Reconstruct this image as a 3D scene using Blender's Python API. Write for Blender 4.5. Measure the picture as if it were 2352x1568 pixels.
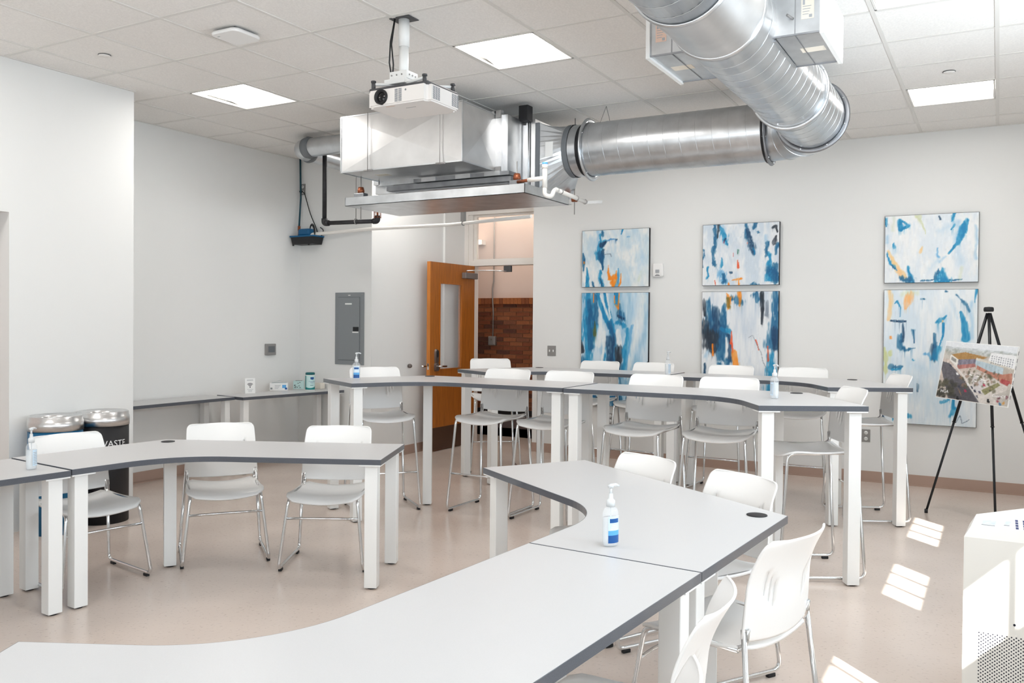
import bpy, bmesh, math, random
import numpy as np
from mathutils import Vector, Matrix
for o in list(bpy.data.objects): bpy.data.objects.remove(o)
SC = bpy.context.scene
COL = SC.collection
PI = math.pi
R = math.radians
def lin(c):
    c = c / 255.0
    return c / 12.92 if c <= 0.04045 else ((c + 0.055) / 1.055) ** 2.4
def S(r, g, b): return (lin(r), lin(g), lin(b), 1.0)

# ------------------------------------------------------------------ camera
CAM_H = 1.4685
cam = bpy.data.cameras.new('camera'); cam_o = bpy.data.objects.new('camera', cam); COL.objects.link(cam_o)
_f, _pitch, _roll, _yaw, _cy = 1985.25, 0.0129, 0.0084, 0.5129, 765.3
fw = Vector((-math.sin(_yaw), math.cos(_yaw), 0)); rt = Vector((math.cos(_yaw), math.sin(_yaw), 0)); up = Vector((0, 0, 1))
fw2 = fw * math.cos(_pitch) - up * math.sin(_pitch); up2 = up * math.cos(_pitch) + fw * math.sin(_pitch)
r3 = rt * math.cos(_roll) + up2 * math.sin(_roll); u3 = up2 * math.cos(_roll) - rt * math.sin(_roll)
cam_o.matrix_world = Matrix(((r3.x, u3.x, -fw2.x, 0), (r3.y, u3.y, -fw2.y, 0), (r3.z, u3.z, -fw2.z, CAM_H), (0, 0, 0, 1)))
cam.sensor_fit = 'HORIZONTAL'; cam.sensor_width = 36.0
cam.lens = 36.0 * _f / 2352.0
cam.shift_y = -(784.0 - _cy) / 2352.0
cam.clip_start = 0.02; cam.clip_end = 200
SC.camera = cam_o

# ------------------------------------------------------------------ sky, sun, daylight, exposure
w = bpy.data.worlds.new('sky'); SC.world = w; w.use_nodes = True
wn = w.node_tree.nodes; wl = w.node_tree.links
bg = wn['Background']; bg.inputs[0].default_value = (0.72, 0.86, 1.0, 1); bg.inputs[1].default_value = 2.2
sun = bpy.data.lights.new('sun', 'SUN'); sun.energy = 10.0; sun.angle = R(0.6); sun.color = (1.0, 0.97, 0.92)
sun_o = bpy.data.objects.new('sun', sun); COL.objects.link(sun_o)
sun_o.rotation_euler = Vector((-0.695, 0.719, -0.695)).to_track_quat('-Z', 'Y').to_euler()
def area(name, loc, direction, sx, sy, power, col):
    l = bpy.data.lights.new(name, 'AREA'); l.shape = 'RECTANGLE'; l.size = sx; l.size_y = sy; l.energy = power; l.color = col
    o = bpy.data.objects.new(name, l); COL.objects.link(o); o.location = loc
    o.rotation_euler = Vector(direction).to_track_quat('-Z', 'Y').to_euler()
    return o
XW = 1.0                       # window wall
YR = -1.9                      # rear wall
WIN_Y = [(4.94, 5.70), (3.47, 4.22), (2.0, 2.75), (0.53, 1.28), (-0.94, -0.19)]
for a, b in WIN_Y:             # daylight diffused by the window shades
    area('window_daylight', (XW - 0.06, (a + b) / 2, 2.02), (-1, 0, 0.30), 0.70, 0.95, 16.0 if a > 1.5 else 10.0, (0.78, 0.90, 1.0))
REAR_FILL_X = [(-4.2, -3.1), (-2.7, -1.6), (-1.2, -0.1)]
for a, b in REAR_FILL_X:  # fill lamps added behind the camera, set in unseen rear windows
    area('window_daylight', ((a + b) / 2, YR + 0.06, 1.9), (0, 1, 0.7), 1.0, 1.5, 17.0, (0.90, 0.95, 1.0))
SC.view_settings.view_transform = 'Standard'
SC.view_settings.look = 'None'
SC.view_settings.gamma = 1.0
SC.view_settings.use_curve_mapping = False
SC.view_settings.exposure = 1.22

# ------------------------------------------------------------------ materials
M = {}
def mat(name, col, rough=0.5, metal=0.0, spec=0.5, noise=None, bump=None, alpha=None, trans=0.0, emit=None, ior=1.45, coat=0.0):
    m = bpy.data.materials.new(name); m.use_nodes = True
    nt = m.node_tree; b = nt.nodes['Principled BSDF']
    b.inputs['Base Color'].default_value = col
    b.inputs['Roughness'].default_value = rough
    b.inputs['Metallic'].default_value = metal
    b.inputs['Specular IOR Level'].default_value = spec
    b.inputs['Coat Weight'].default_value = coat
    b.inputs['IOR'].default_value = ior
    if alpha is not None: b.inputs['Alpha'].default_value = alpha
    if trans: b.inputs['Transmission Weight'].default_value = trans
    if emit: b.inputs['Emission Color'].default_value = emit[0]; b.inputs['Emission Strength'].default_value = emit[1]
    if noise or bump:
        tc = nt.nodes.new('ShaderNodeTexCoord')
    if noise:   # (scale, dark factor, light factor, stretch)
        sc, lo, hi = noise[:3]; st = noise[3] if len(noise) > 3 else (1, 1, 1)
        mp = nt.nodes.new('ShaderNodeMapping'); mp.inputs['Scale'].default_value = st
        n = nt.nodes.new('ShaderNodeTexNoise'); n.inputs['Scale'].default_value = sc; n.inputs['Detail'].default_value = 4
        r = nt.nodes.new('ShaderNodeValToRGB')
        r.color_ramp.elements[0].position = 0.3; r.color_ramp.elements[1].position = 0.7
        r.color_ramp.elements[0].color = tuple(min(1, c * lo) for c in col[:3]) + (1,)
        r.color_ramp.elements[1].color = tuple(min(1, c * hi) for c in col[:3]) + (1,)
        nt.links.new(tc.outputs['Object'], mp.inputs[0]); nt.links.new(mp.outputs[0], n.inputs['Vector'])
        nt.links.new(n.outputs['Fac'], r.inputs[0]); nt.links.new(r.outputs[0], b.inputs['Base Color'])
    if bump:    # (scale, strength)
        n2 = nt.nodes.new('ShaderNodeTexNoise'); n2.inputs['Scale'].default_value = bump[0]; n2.inputs['Detail'].default_value = 3
        bp = nt.nodes.new('ShaderNodeBump'); bp.inputs['Strength'].default_value = bump[1]; bp.inputs['Distance'].default_value = 0.004
        nt.links.new(tc.outputs['Object'], n2.inputs['Vector']); nt.links.new(n2.outputs['Fac'], bp.inputs['Height'])
        nt.links.new(bp.outputs[0], b.inputs['Normal'])
    M[name] = m
    return m
mat('wall_paint', S(232, 232, 230), 0.75, spec=0.25, bump=(180, 0.05))
mat('trim_paint', S(232, 226, 219), 0.5)
mat('tile', S(241, 238, 234), 0.9, spec=0.1, noise=(95, 0.93, 1.03), bump=(260, 0.25))
mat('tbar', S(224, 221, 216), 0.5)
mat('baseboard', S(176, 150, 136), 0.55)
mat('laminate', S(198, 197, 197), 0.33, spec=0.4, noise=(400, 0.98, 1.02))
mat('edge_band', S(80, 84, 92), 0.30, noise=(300, 0.85, 1.15), coat=0.5)
mat('white_metal', S(236, 236, 234), 0.35)
mat('plastic', S(240, 239, 237), 0.32)
mat('chrome', (0.72, 0.73, 0.74, 1), 0.13, metal=1.0)
mat('rubber', S(28, 29, 32), 0.6)
mat('galv', (0.64, 0.66, 0.68, 1), 0.30, metal=1.0, noise=(7, 0.82, 1.08, (1, 1, 1)))
mat('galv_dark', (0.34, 0.35, 0.37, 1), 0.42, metal=1.0, noise=(10, 0.8, 1.1))
mat('sheet', (0.72, 0.72, 0.72, 1), 0.36, metal=1.0, noise=(5, 0.9, 1.05))
mat('mastic', S(112, 116, 120), 0.7, bump=(60, 0.4))
mat('black', S(26, 26, 29), 0.5)
mat('black_iron', S(38, 38, 41), 0.55, noise=(30, 0.7, 1.4))
mat('copper', S(150, 88, 60), 0.4, metal=0.6)
mat('pvc', S(236, 232, 226), 0.35)
mat('steel_brushed', (0.70, 0.70, 0.70, 1), 0.28, metal=1.0, noise=(60, 0.92, 1.05, (1, 1, 12)))
mat('plate_steel', S(150, 148, 146), 0.42, metal=0.3)
mat('panel_grey', S(134, 138, 141), 0.5)
mat('panel_line', S(104, 108, 112), 0.5)
mat('blue', S(20, 98, 140), 0.35)
mat('hose', S(22, 66, 80), 0.4)
mat('pump_blue', S(14, 92, 138), 0.4)
mat('wood', S(172, 100, 34), 0.42, noise=(9, 0.78, 1.15, (6, 6, 0.5)), coat=0.1)
mat('wood_edge', S(198, 122, 50), 0.45, noise=(12, 0.85, 1.1, (6, 6, 0.5)))
mat('kick', S(92, 66, 50), 0.35, metal=0.4)
mat('bronze', S(120, 112, 108), 0.35, metal=0.8)
mat('closer', S(128, 122, 120), 0.5, metal=0.3)
mat('hall_paint', S(222, 206, 198), 0.7)
mat('hall_dark', S(96, 84, 84), 0.6)
mat('mortar', S(150, 112, 84), 0.9)
for i, c in enumerate([(140, 82, 50), (128, 70, 42), (112, 60, 38), (150, 90, 56), (92, 54, 40), (122, 74, 50)]):
    mat('brick_%d' % i, S(*c), 0.8, noise=(40, 0.85, 1.1))
mat('soldier_a', S(168, 102, 58), 0.8, noise=(40, 0.85, 1.1)); mat('soldier_b', S(140, 82, 50), 0.8, noise=(40, 0.85, 1.1))
mat('paper', S(240, 240, 238), 0.7)
mat('ink', S(60, 62, 66), 0.7)
mat('ink_grey', S(170, 172, 176), 0.7)
mat('teal', S(0, 92, 96), 0.4)
mat('teal_mid', S(10, 128, 128), 0.4)
mat('label_blue', S(24, 84, 150), 0.4)
mat('label_sky', S(94, 170, 226), 0.4)
mat('label_pale', S(206, 226, 242), 0.4)
mat('label_mint', S(196, 226, 224), 0.4)
mat('label_cream', S(236, 228, 214), 0.6)
mat('label_pink', S(226, 196, 178), 0.6)
mat('clear', (0.93, 0.96, 0.98, 1), 0.06, alpha=0.22)
mat('glass', (0.9, 0.92, 0.93, 1), 0.03, alpha=0.14)
mat('gel', (0.90, 0.95, 0.98, 1), 0.15, alpha=0.45)
mat('pump_white', (0.85, 0.87, 0.88, 1), 0.25, trans=0.25)
mat('lens_black', (0.006, 0.006, 0.007, 1), 0.08)
mat('projector_white', S(232, 228, 224), 0.4)
mat('dark_grey', S(74, 74, 76), 0.5)
mat('vent', S(96, 104, 112), 0.6)
mat('lamp', (1, 0.97, 0.93, 1), 0.5, emit=((1.0, 0.965, 0.925, 1), 9.0))
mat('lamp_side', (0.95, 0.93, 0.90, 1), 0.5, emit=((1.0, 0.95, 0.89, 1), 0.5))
mat('hall_lamp', (1, 0.95, 0.88, 1), 0.5, emit=((1.0, 0.92, 0.80, 1), 2.5))
mat('cabinet', S(226, 224, 218), 0.4)
mat('hole', S(20, 22, 40), 0.7)
mat('navy', S(34, 46, 96), 0.6)
mat('canvas_edge', S(34, 36, 42), 0.7)
mat('easel', S(30, 32, 36), 0.35, metal=0.3)
mat('white_text', S(240, 240, 240), 0.6)
mat('shade', S(240, 238, 232), 0.8)
mat('tissue', S(200, 210, 212), 0.8)
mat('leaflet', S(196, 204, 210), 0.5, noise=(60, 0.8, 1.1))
mat('orange_tag', S(206, 160, 130), 0.5)

def vcol_mat(name, rough=0.55):
    m = bpy.data.materials.new(name); m.use_nodes = True; nt = m.node_tree
    a = nt.nodes.new('ShaderNodeVertexColor'); a.layer_name = 'paint'
    b = nt.nodes['Principled BSDF']; b.inputs['Roughness'].default_value = rough
    nt.links.new(a.outputs[0], b.inputs['Base Color']); M[name] = m
vcol_mat('painted'); vcol_mat('print', 0.35)

def floor_mat():
    m = bpy.data.materials.new('floor_vinyl'); m.use_nodes = True; nt = m.node_tree; L = nt.links
    b = nt.nodes['Principled BSDF']; tc = nt.nodes.new('ShaderNodeTexCoord')
    n1 = nt.nodes.new('ShaderNodeTexNoise'); n1.inputs['Scale'].default_value = 1.1; n1.inputs['Detail'].default_value = 3
    n2 = nt.nodes.new('ShaderNodeTexNoise'); n2.inputs['Scale'].default_value = 55; n2.inputs['Detail'].default_value = 6
    r1 = nt.nodes.new('ShaderNodeValToRGB'); r1.color_ramp.elements[0].position = 0.35; r1.color_ramp.elements[1].position = 0.68
    r1.color_ramp.elements[0].color = S(204, 189, 178); r1.color_ramp.elements[1].color = S(214, 200, 190)
    r2 = nt.nodes.new('ShaderNodeValToRGB'); r2.color_ramp.elements[0].position = 0.27; r2.color_ramp.elements[1].position = 0.42
    r2.color_ramp.elements[0].color = (0.80, 0.79, 0.78, 1); r2.color_ramp.elements[1].color = (1, 1, 1, 1)
    mx = nt.nodes.new('ShaderNodeMixRGB'); mx.blend_type = 'MULTIPLY'; mx.inputs[0].default_value = 1
    L.new(tc.outputs['Object'], n1.inputs['Vector']); L.new(tc.outputs['Object'], n2.inputs['Vector'])
    L.new(n1.outputs['Fac'], r1.inputs[0]); L.new(n2.outputs['Fac'], r2.inputs[0])
    L.new(r1.outputs[0], mx.inputs[1]); L.new(r2.outputs[0], mx.inputs[2]); L.new(mx.outputs[0], b.inputs['Base Color'])
    mr = nt.nodes.new('ShaderNodeMapRange'); mr.inputs['To Min'].default_value = 0.16; mr.inputs['To Max'].default_value = 0.30
    L.new(n1.outputs['Fac'], mr.inputs['Value']); L.new(mr.outputs[0], b.inputs['Roughness'])
    b.inputs['Specular IOR Level'].default_value = 0.5
    M['floor'] = m
floor_mat()

# ------------------------------------------------------------------ mesh helpers
class MB:
    def __init__(s): s.v = []; s.f = []; s.fm = []; s.sm = []
    def add(s, verts, faces, mi=0, smooth=False):
        o = len(s.v); s.v += [tuple(p) for p in verts]
        s.f += [tuple(i + o for i in f) for f in faces]; s.fm += [mi] * len(faces); s.sm += [smooth] * len(faces); return s
    def box(s, x0, x1, y0, y1, z0, z1, mi=0):
        x0, x1 = sorted((x0, x1)); y0, y1 = sorted((y0, y1)); z0, z1 = sorted((z0, z1))
        V = [(x, y, z) for z in (z0, z1) for y in (y0, y1) for x in (x0, x1)]
        return s.add(V, [(0, 2, 3, 1), (4, 5, 7, 6), (0, 1, 5, 4), (2, 6, 7, 3), (0, 4, 6, 2), (1, 3, 7, 5)], mi)
    def bbox(s, x0, x1, y0, y1, z0, z1, b=0.005, mi=0):
        """box with chamfered edges"""
        bm = bmesh.new(); bmesh.ops.create_cube(bm, size=1)
        for vv in bm.verts: vv.co = Vector(((x0 + x1) / 2 + vv.co.x * (x1 - x0), (y0 + y1) / 2 + vv.co.y * (y1 - y0), (z0 + z1) / 2 + vv.co.z * (z1 - z0)))
        bmesh.ops.bevel(bm, geom=list(bm.edges), offset=b, segments=2, affect='EDGES', profile=0.5)
        bm.verts.index_update()
        s.add([v.co[:] for v in bm.verts], [[v.index for v in f.verts] for f in bm.faces], mi); bm.free(); return s
    def prism(s, poly, z0, z1, mi=0, cap=True):
        n = len(poly); V = [(x, y, z0) for x, y in poly] + [(x, y, z1) for x, y in poly]
        a = sum(poly[i][0] * poly[(i + 1) % n][1] - poly[(i + 1) % n][0] * poly[i][1] for i in range(n))
        F = [(i, (i + 1) % n, n + (i + 1) % n, n + i) for i in range(n)]
        if cap: F += [tuple(range(n - 1, -1, -1)), tuple(range(n, 2 * n))]
        if a < 0: F = [tuple(reversed(f)) for f in F]
        return s.add(V, F, mi)
    def tube(s, pts, r, n=10, mi=0, caps=True, closed=False):
        P = [Vector(p) for p in pts]; m = len(P); rr = r if isinstance(r, (list, tuple)) else [r] * m
        V = []; prev = None
        for i in range(m):
            if closed: t = (P[(i + 1) % m] - P[i - 1])
            else: t = P[min(i + 1, m - 1)] - P[max(i - 1, 0)]
            t.normalize()
            if prev is None:
                a = Vector((0, 0, 1)) if abs(t.z) < 0.9 else Vector((1, 0, 0))
                nx = t.cross(a).normalized()
            else: nx = (prev - t * prev.dot(t)).normalized()
            prev = nx; ny = t.cross(nx)
            for k in range(n):
                an = 2 * PI * k / n; V.append(P[i] + (nx * math.cos(an) + ny * math.sin(an)) * rr[i])
        F = []
        for i in range(m if closed else m - 1):
            j = (i + 1) % m
            for k in range(n): F.append((i * n + k, i * n + (k + 1) % n, j * n + (k + 1) % n, j * n + k))
        s.add(V, F, mi, True)
        if caps and not closed:
            o = len(s.v) - len(V)
            s.f += [tuple(o + k for k in range(n - 1, -1, -1)), tuple(o + (m - 1) * n + k for k in range(n))]; s.fm += [mi] * 2; s.sm += [False] * 2
        return s
    def cyl(s, a, b, r, r2=None, n=24, mi=0, caps=True): return s.tube([a, b], [r, r2 if r2 is not None else r], n, mi, caps)
    def lathe(s, prof, c=(0, 0, 0), n=32, mi=0, sx=1.0, sy=1.0, rot=0.0, smooth=True):
        """profile (r, z) revolved about z at c; closed at ends when r = 0"""
        V = []; ca, sa = math.cos(rot), math.sin(rot)
        for r, z in prof:
            for k in range(n):
                x = r * math.cos(2 * PI * k / n) * sx; y = r * math.sin(2 * PI * k / n) * sy
                V.append((c[0] + x * ca - y * sa, c[1] + x * sa + y * ca, c[2] + z))
        F = [(i * n + k, i * n + (k + 1) % n, (i + 1) * n + (k + 1) % n, (i + 1) * n + k) for i in range(len(prof) - 1) for k in range(n)]
        return s.add(V, F, mi, smooth)
    def ring(s, c, axis, R_, r, n=40, k=8, mi=0, flat=1.0):
        """torus around axis; flat scales its extent along the axis"""
        ax = Vector(axis).normalized(); a = Vector((0, 0, 1)) if abs(ax.z) < 0.9 else Vector((1, 0, 0))
        e1 = ax.cross(a).normalized(); e2 = ax.cross(e1); C = Vector(c); V = []; F = []
        for i in range(n):
            t = 2 * PI * i / n; d = e1 * math.cos(t) + e2 * math.sin(t)
            for j in range(k):
                p = 2 * PI * j / k; V.append(C + d * (R_ + r * math.cos(p)) + ax * (r * flat * math.sin(p)))
        for i in range(n):
            for j in range(k): F.append((i * k + j, i * k + (j + 1) % k, ((i + 1) % n) * k + (j + 1) % k, ((i + 1) % n) * k + j))
        return s.add(V, F, mi, True)
    def xf(s, mtx, start=0):
        for i in range(start, len(s.v)): s.v[i] = tuple(mtx @ Vector(s.v[i]))
        return s
    def mesh(s, name, mats, org=(0, 0, 0)):
        me = bpy.data.meshes.new(name)
        me.from_pydata([(x - org[0], y - org[1], z - org[2]) for x, y, z in s.v], [], s.f)
        for m in (mats if isinstance(mats, (list, tuple)) else [mats]): me.materials.append(M[m])
        me.polygons.foreach_set('material_index', s.fm); me.polygons.foreach_set('use_smooth', s.sm)
        me.update(); return me
    def build(s, name, mats, parent=None, label=None):
        org = tuple(parent['_org']) if parent is not None and '_org' in parent else (0, 0, 0)
        o = bpy.data.objects.new(name, s.mesh(name, mats, org)); COL.objects.link(o)
        if parent is not None: o.parent = parent
        if parent is not None and '_org' in parent: o['_org'] = org
        if label: o['label'] = label
        return o
def tag(o, label=None, cat=None, group=None, kind=None):
    if label: o['label'] = label
    if cat: o['category'] = cat
    if group: o['group'] = group
    if kind: o['kind'] = kind
    return o
def thing(name, label, cat, loc=(0, 0, 0), group=None):
    """Empty at a thing's base; parts are given in world coordinates"""
    o = bpy.data.objects.new(name, None); COL.objects.link(o); o.location = loc; o['_org'] = tuple(loc); o.empty_display_size = 0.1
    return tag(o, label, cat, group)
def local_thing(name, label, cat, loc, rz=0.0, group=None):
    """Empty whose parts are given in its own coordinates"""
    o = bpy.data.objects.new(name, None); COL.objects.link(o); o.location = loc; o.rotation_euler = (0, 0, rz); o.empty_display_size = 0.1
    return tag(o, label, cat, group)
def struct(name, mb, m, parent=None):
    o = mb.build(name, m, parent)
    if parent is None: o['kind'] = 'structure'
    return o
def copy_tree(o, parent=None):
    c = o.copy(); COL.objects.link(c); c.parent = parent
    for ch in list(o.children): copy_tree(ch, c)
    return c
def arc(c, r, a0, a1, n=8): return [(c[0] + r * math.cos(a0 + (a1 - a0) * i / n), c[1] + r * math.sin(a0 + (a1 - a0) * i / n)) for i in range(n + 1)]
def bend(pts, rad, n=5):
    """round the inner corners of a 3-D polyline"""
    P = [Vector(p) for p in pts]; out = [P[0]]
    for i in range(1, len(P) - 1):
        a, b, c = P[i - 1], P[i], P[i + 1]; r_ = min(rad, (a - b).length * 0.45, (c - b).length * 0.45)
        p0 = b + (a - b).normalized() * r_; p1 = b + (c - b).normalized() * r_
        for k in range(n + 1):
            t = k / n; out.append(p0 * (1 - t) ** 2 + b * 2 * t * (1 - t) + p1 * t * t)
    out.append(P[-1]); return out
def text_mb(txt, size, depth=0.0006, align='CENTER'):
    cu = bpy.data.curves.new('t', 'FONT'); cu.body = txt; cu.size = size; cu.align_x = align; cu.align_y = 'CENTER'; cu.resolution_u = 3; cu.extrude = depth
    ob = bpy.data.objects.new('t', cu); COL.objects.link(ob)
    dg = bpy.context.evaluated_depsgraph_get(); dg.update()
    me = bpy.data.meshes.new_from_object(ob.evaluated_get(dg))
    mb = MB(); mb.add([v.co[:] for v in me.vertices], [list(p.vertices) for p in me.polygons])
    bpy.data.objects.remove(ob); bpy.data.curves.remove(cu); bpy.data.meshes.remove(me)
    return mb
def frame_mtx(o, ex, ey, ez):
    return Matrix(((ex[0], ey[0], ez[0], o[0]), (ex[1], ey[1], ez[1], o[1]), (ex[2], ey[2], ez[2], o[2]), (0, 0, 0, 1)))
# ------------------------------------------------------------------ the room
ZC = 3.226; T = 0.6096; GX, GY = -4.30, 3.405
YB = 8.713; XL = -6.696; YE = 7.13; XA = -5.70; YD = 8.90; XP = -5.8625; YP = 4.41; YH = 9.65
struct('floor', MB().box(-8.2, 1.3, YR - 0.2, 10.0, -0.1, 0.0), 'floor')
struct('wall_back', MB().box(-4.636, 1.3, YB, YB + 0.35, 0, 3.5), 'wall_paint')
struct('wall_left', MB().box(XL - 0.2, XL, YP - 0.3, YE + 0.2, 0, 3.5), 'wall_paint')
struct('wall_end', MB().box(XL - 0.2, XA, YE, YE + 0.25, 0, 3.5), 'wall_paint')
struct('wall_alcove', MB().box(XA - 0.2, XA, YE + 0.25, YD + 0.16, 0, 3.5).box(XA, XA + 0.025, 8.46, YD, 0, 3.5), 'wall_paint')
struct('wall_door', MB().box(XA, -5.62, YD, YD + 0.14, 0, 3.5).box(-5.62, -4.30, YD, YD + 0.14, 2.80, 3.5).box(-4.58, -4.30, YD, YD + 0.14, 0, 2.80), 'wall_paint')
# pillar wall on the left with a doorway in it
struct('wall_pillar', MB().box(XP - 0.30, XP, 3.442, YP, 0, 3.5).box(XP - 0.30, XP, YR, 2.35, 0, 3.5).box(XP - 0.30, XP, 2.35, 3.442, 2.187, 3.5)
       .box(XL - 0.2, XP - 0.30, YP - 0.3, YP, 0, 3.5), 'wall_paint')
d2 = struct('door_2', MB().box(XP - 0.34, XP - 0.30, 2.30, 3.47, 0, 2.22), 'hall_paint')
# window wall: sill, lintel, piers
wm = MB().box(XW, XW + 0.04, YR - 0.2, YB + 0.35, 0, 1.34).box(XW, XW + 0.04, YR - 0.2, YB + 0.35, 2.72, 3.5)
edges = [YR - 0.2] + [e for ab in sorted(WIN_Y) for e in ab] + [YB + 0.35]
for i in range(0, len(edges), 2): wm.box(XW, XW + 0.04, edges[i], edges[i + 1], 1.34, 2.72)
struct('wall_right', wm, 'wall_paint')
wm = MB().box(XL - 0.2, XW + 0.25, YR - 0.2, YR, 0, 1.1).box(XL - 0.2, XW + 0.25, YR - 0.2, YR, 2.7, 3.5)
edges = [XL - 0.2] + [e for ab in REAR_FILL_X for e in ab] + [XW + 0.25]
for i in range(0, len(edges), 2): wm.box(edges[i], edges[i + 1], YR - 0.2, YR, 1.1, 2.7)
struct('wall_rear', wm, 'wall_paint')
n = 2
for a, b in WIN_Y:
    # white muntin window; a roller shade hangs over the upper part
    win = MB().box(XW + 0.005, XW + 0.035, a, a + 0.02, 1.34, 2.72).box(XW + 0.005, XW + 0.035, b - 0.02, b, 1.34, 2.72)
    win.box(XW + 0.005, XW + 0.035, a, b, 2.69, 2.72).box(XW + 0.005, XW + 0.035, a, b, 1.335, 1.345)
    w3 = struct('window_%d' % n, win, 'trim_paint'); n += 1
    for k in (1, 2): MB().box(XW + 0.01, XW + 0.03, a + (b - a) * k / 3 - 0.009, a + (b - a) * k / 3 + 0.009, 1.34, 2.70).build('muntin', 'trim_paint', w3)
    MB().box(XW - 0.01, XW - 0.006, a - .02, b + .02, 1.525 if a > 2.5 or a < 1 else 1.60, 2.74).build('roller_shade', 'shade', w3)
for a, b in REAR_FILL_X:  # out-of-view windows added to go with the rear fill lamps
    win = MB().box(a, b, YR - 0.12, YR - 0.08, 1.1, 1.13).box(a, b, YR - 0.12, YR - 0.08, 2.67, 2.7).box(a, a + 0.03, YR - 0.12, YR - 0.08, 1.1, 2.7).box(b - 0.03, b, YR - 0.12, YR - 0.08, 1.1, 2.7)
    w3 = struct('window_%d' % n, win, 'trim_paint'); n += 1
    MB().box(a, b, YR - 0.06, YR - 0.055, 1.12, 2.7).build('roller_shade', 'shade', w3)
# baseboards
def baseboard(name, mb): return struct(name, mb, 'baseboard')
baseboard('baseboard_back', MB().box(-4.636, XW, YB - 0.008, YB, 0, 0.10).box(-4.636, XW, YB - 0.02, YB, 0, 0.012))
baseboard('baseboard_left', MB().box(XL, XL + 0.008, YP, YE, 0, 0.10).box(XL, XL + 0.02, YP, YE, 0, 0.012))
baseboard('baseboard_end', MB().box(XL, XA, YE - 0.008, YE, 0, 0.10).box(XA - 0.002, XA + 0.008, YE - 0.008, 8.46, 0, 0.10).box(XA, XA + 0.02, YE, 8.46, 0, 0.012))
baseboard('baseboard_hall', MB().box(-7.8, -3.2, YH - 0.012, YH, 0, 0.11))

# ceiling: deck, one tile for each cell, T-bar runners
ceil = struct('ceiling', MB().box(XL - 0.2, XW + 0.25, YR - 0.2, YD + 0.1, ZC + 0.035, ZC + 0.1), 'wall_paint')
LIGHT_CELLS = {(2, 2), (2, -2), (2, 6), (6, 6), (6, -2), (6, 2), (-2, 2), (-2, -2), (-2, 6)}
tile_me = MB().box(0.012, T - 0.012, 0.012, T - 0.012, 0.004, 0.02).mesh('ceiling_tile', 'tile')
i0, i1 = int((YR - GY) / T) - 1, int((YD - GY) / T) + 1
j0, j1 = int((XL - GX) / T) - 1, int((XW - GX) / T) + 1
def in_room(i, j):
    x, y = GX + (j + .5) * T, GY + (i + .5) * T
    return XL - .3 < x < XW + .3 and YR - .3 < y < YB + .3
for i in range(i0, i1 + 1):
    for j in range(j0, j1 + 1):
        if (i, j) in LIGHT_CELLS or not in_room(i, j): continue
        o = bpy.data.objects.new('ceiling_tile', tile_me); COL.objects.link(o); o.parent = ceil; o.location = (GX + j * T, GY + i * T, ZC)
for i in range(i0, i1 + 2):
    y = GY + i * T
    if YR < y < YD: MB().box(XL - .1, XW, y - 0.012, y + 0.012, ZC, ZC + 0.02).build('grid_runner', 'tbar', ceil)
for j in range(j0, j1 + 2):
    x = GX + j * T
    if XL < x < XW: MB().box(x - 0.012, x + 0.012, YR, YB if x > -4.6 else YD, ZC - 0.0005, ZC + 0.02).build('grid_runner', 'tbar', ceil)
MB().box(-4.636, XW, YB - 0.02, YB, ZC - 0.001, ZC + 0.02).box(XL, XL + 0.02, YP, YE, ZC - 0.001, ZC + 0.02).box(XP, XP + 0.02, YR, YP, ZC - 0.001, ZC + 0.02).box(XL, XA, YE - 0.02, YE, ZC - 0.001, ZC + 0.02).build('wall_angle', 'tbar', ceil)

# recessed troffers
def troffer(i, j, label):
    x0, y0 = GX + j * T, GY + i * T
    t = thing('ceiling_light', label, 'ceiling light', (x0 + T / 2, y0 + T / 2, ZC), 'recessed square ceiling lights')
    m = 0.014
    fr = MB()
    for a in ((x0 + m, x0 + m + .012, y0 + m, y0 + T - m), (x0 + T - m - .012, x0 + T - m, y0 + m, y0 + T - m), (x0 + m, x0 + T - m, y0 + m, y0 + m + .012), (x0 + m, x0 + T - m, y0 + T - m - .012, y0 + T - m)):
        fr.box(*a, ZC - 0.001, ZC + 0.012)
    fr.build('frame', 'tbar', t)
    # shallow basket: sloped sides and a raised centre lens running across
    a, b = 0.028, 0.20
    lens = MB().add([(x0 + a, y0 + b, ZC + .028), (x0 + T - a, y0 + b, ZC + .028), (x0 + T - a, y0 + T - b, ZC + .028), (x0 + a, y0 + T - b, ZC + .028)], [(0, 3, 2, 1)])
    lens.build('lens', 'lamp', t)
    for sgn, ya, yb in ((1, y0 + a, y0 + b), (-1, y0 + T - a, y0 + T - b)):
        V = [(x0 + a, ya, ZC + .003), (x0 + T - a, ya, ZC + .003), (x0 + T - a, yb, ZC + .028), (x0 + a, yb, ZC + .028)]
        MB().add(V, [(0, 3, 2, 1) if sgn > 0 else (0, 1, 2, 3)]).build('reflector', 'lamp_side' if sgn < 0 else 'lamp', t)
    MB().box(x0 + .02, x0 + T - .02, y0 + .02, y0 + T - .02, ZC + .031, ZC + .034).build('housing', 'white_metal', t)
troffer(2, 2, 'square recessed ceiling light right of the projector pole')
troffer(2, -2, 'square recessed ceiling light above the left recess wall')
troffer(6, 6, 'square recessed ceiling light at far right, above the easel')
troffer(2, 6, 'square recessed ceiling light cut by the top right edge of the photo')
troffer(6, -2, 'square recessed ceiling light hidden above the air handler by the door')  # added out of sight to brighten the alcove and end wall
troffer(6, 2, 'square recessed ceiling light hidden above the long round duct')
for c, q in (((-2, 2), 'middle'), ((-2, -2), 'left'), ((-2, 6), 'right')): troffer(*c, 'square recessed ceiling light behind the photographer, %s one of three' % q)  # unseen fixtures, kept for the extra light they give

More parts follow.
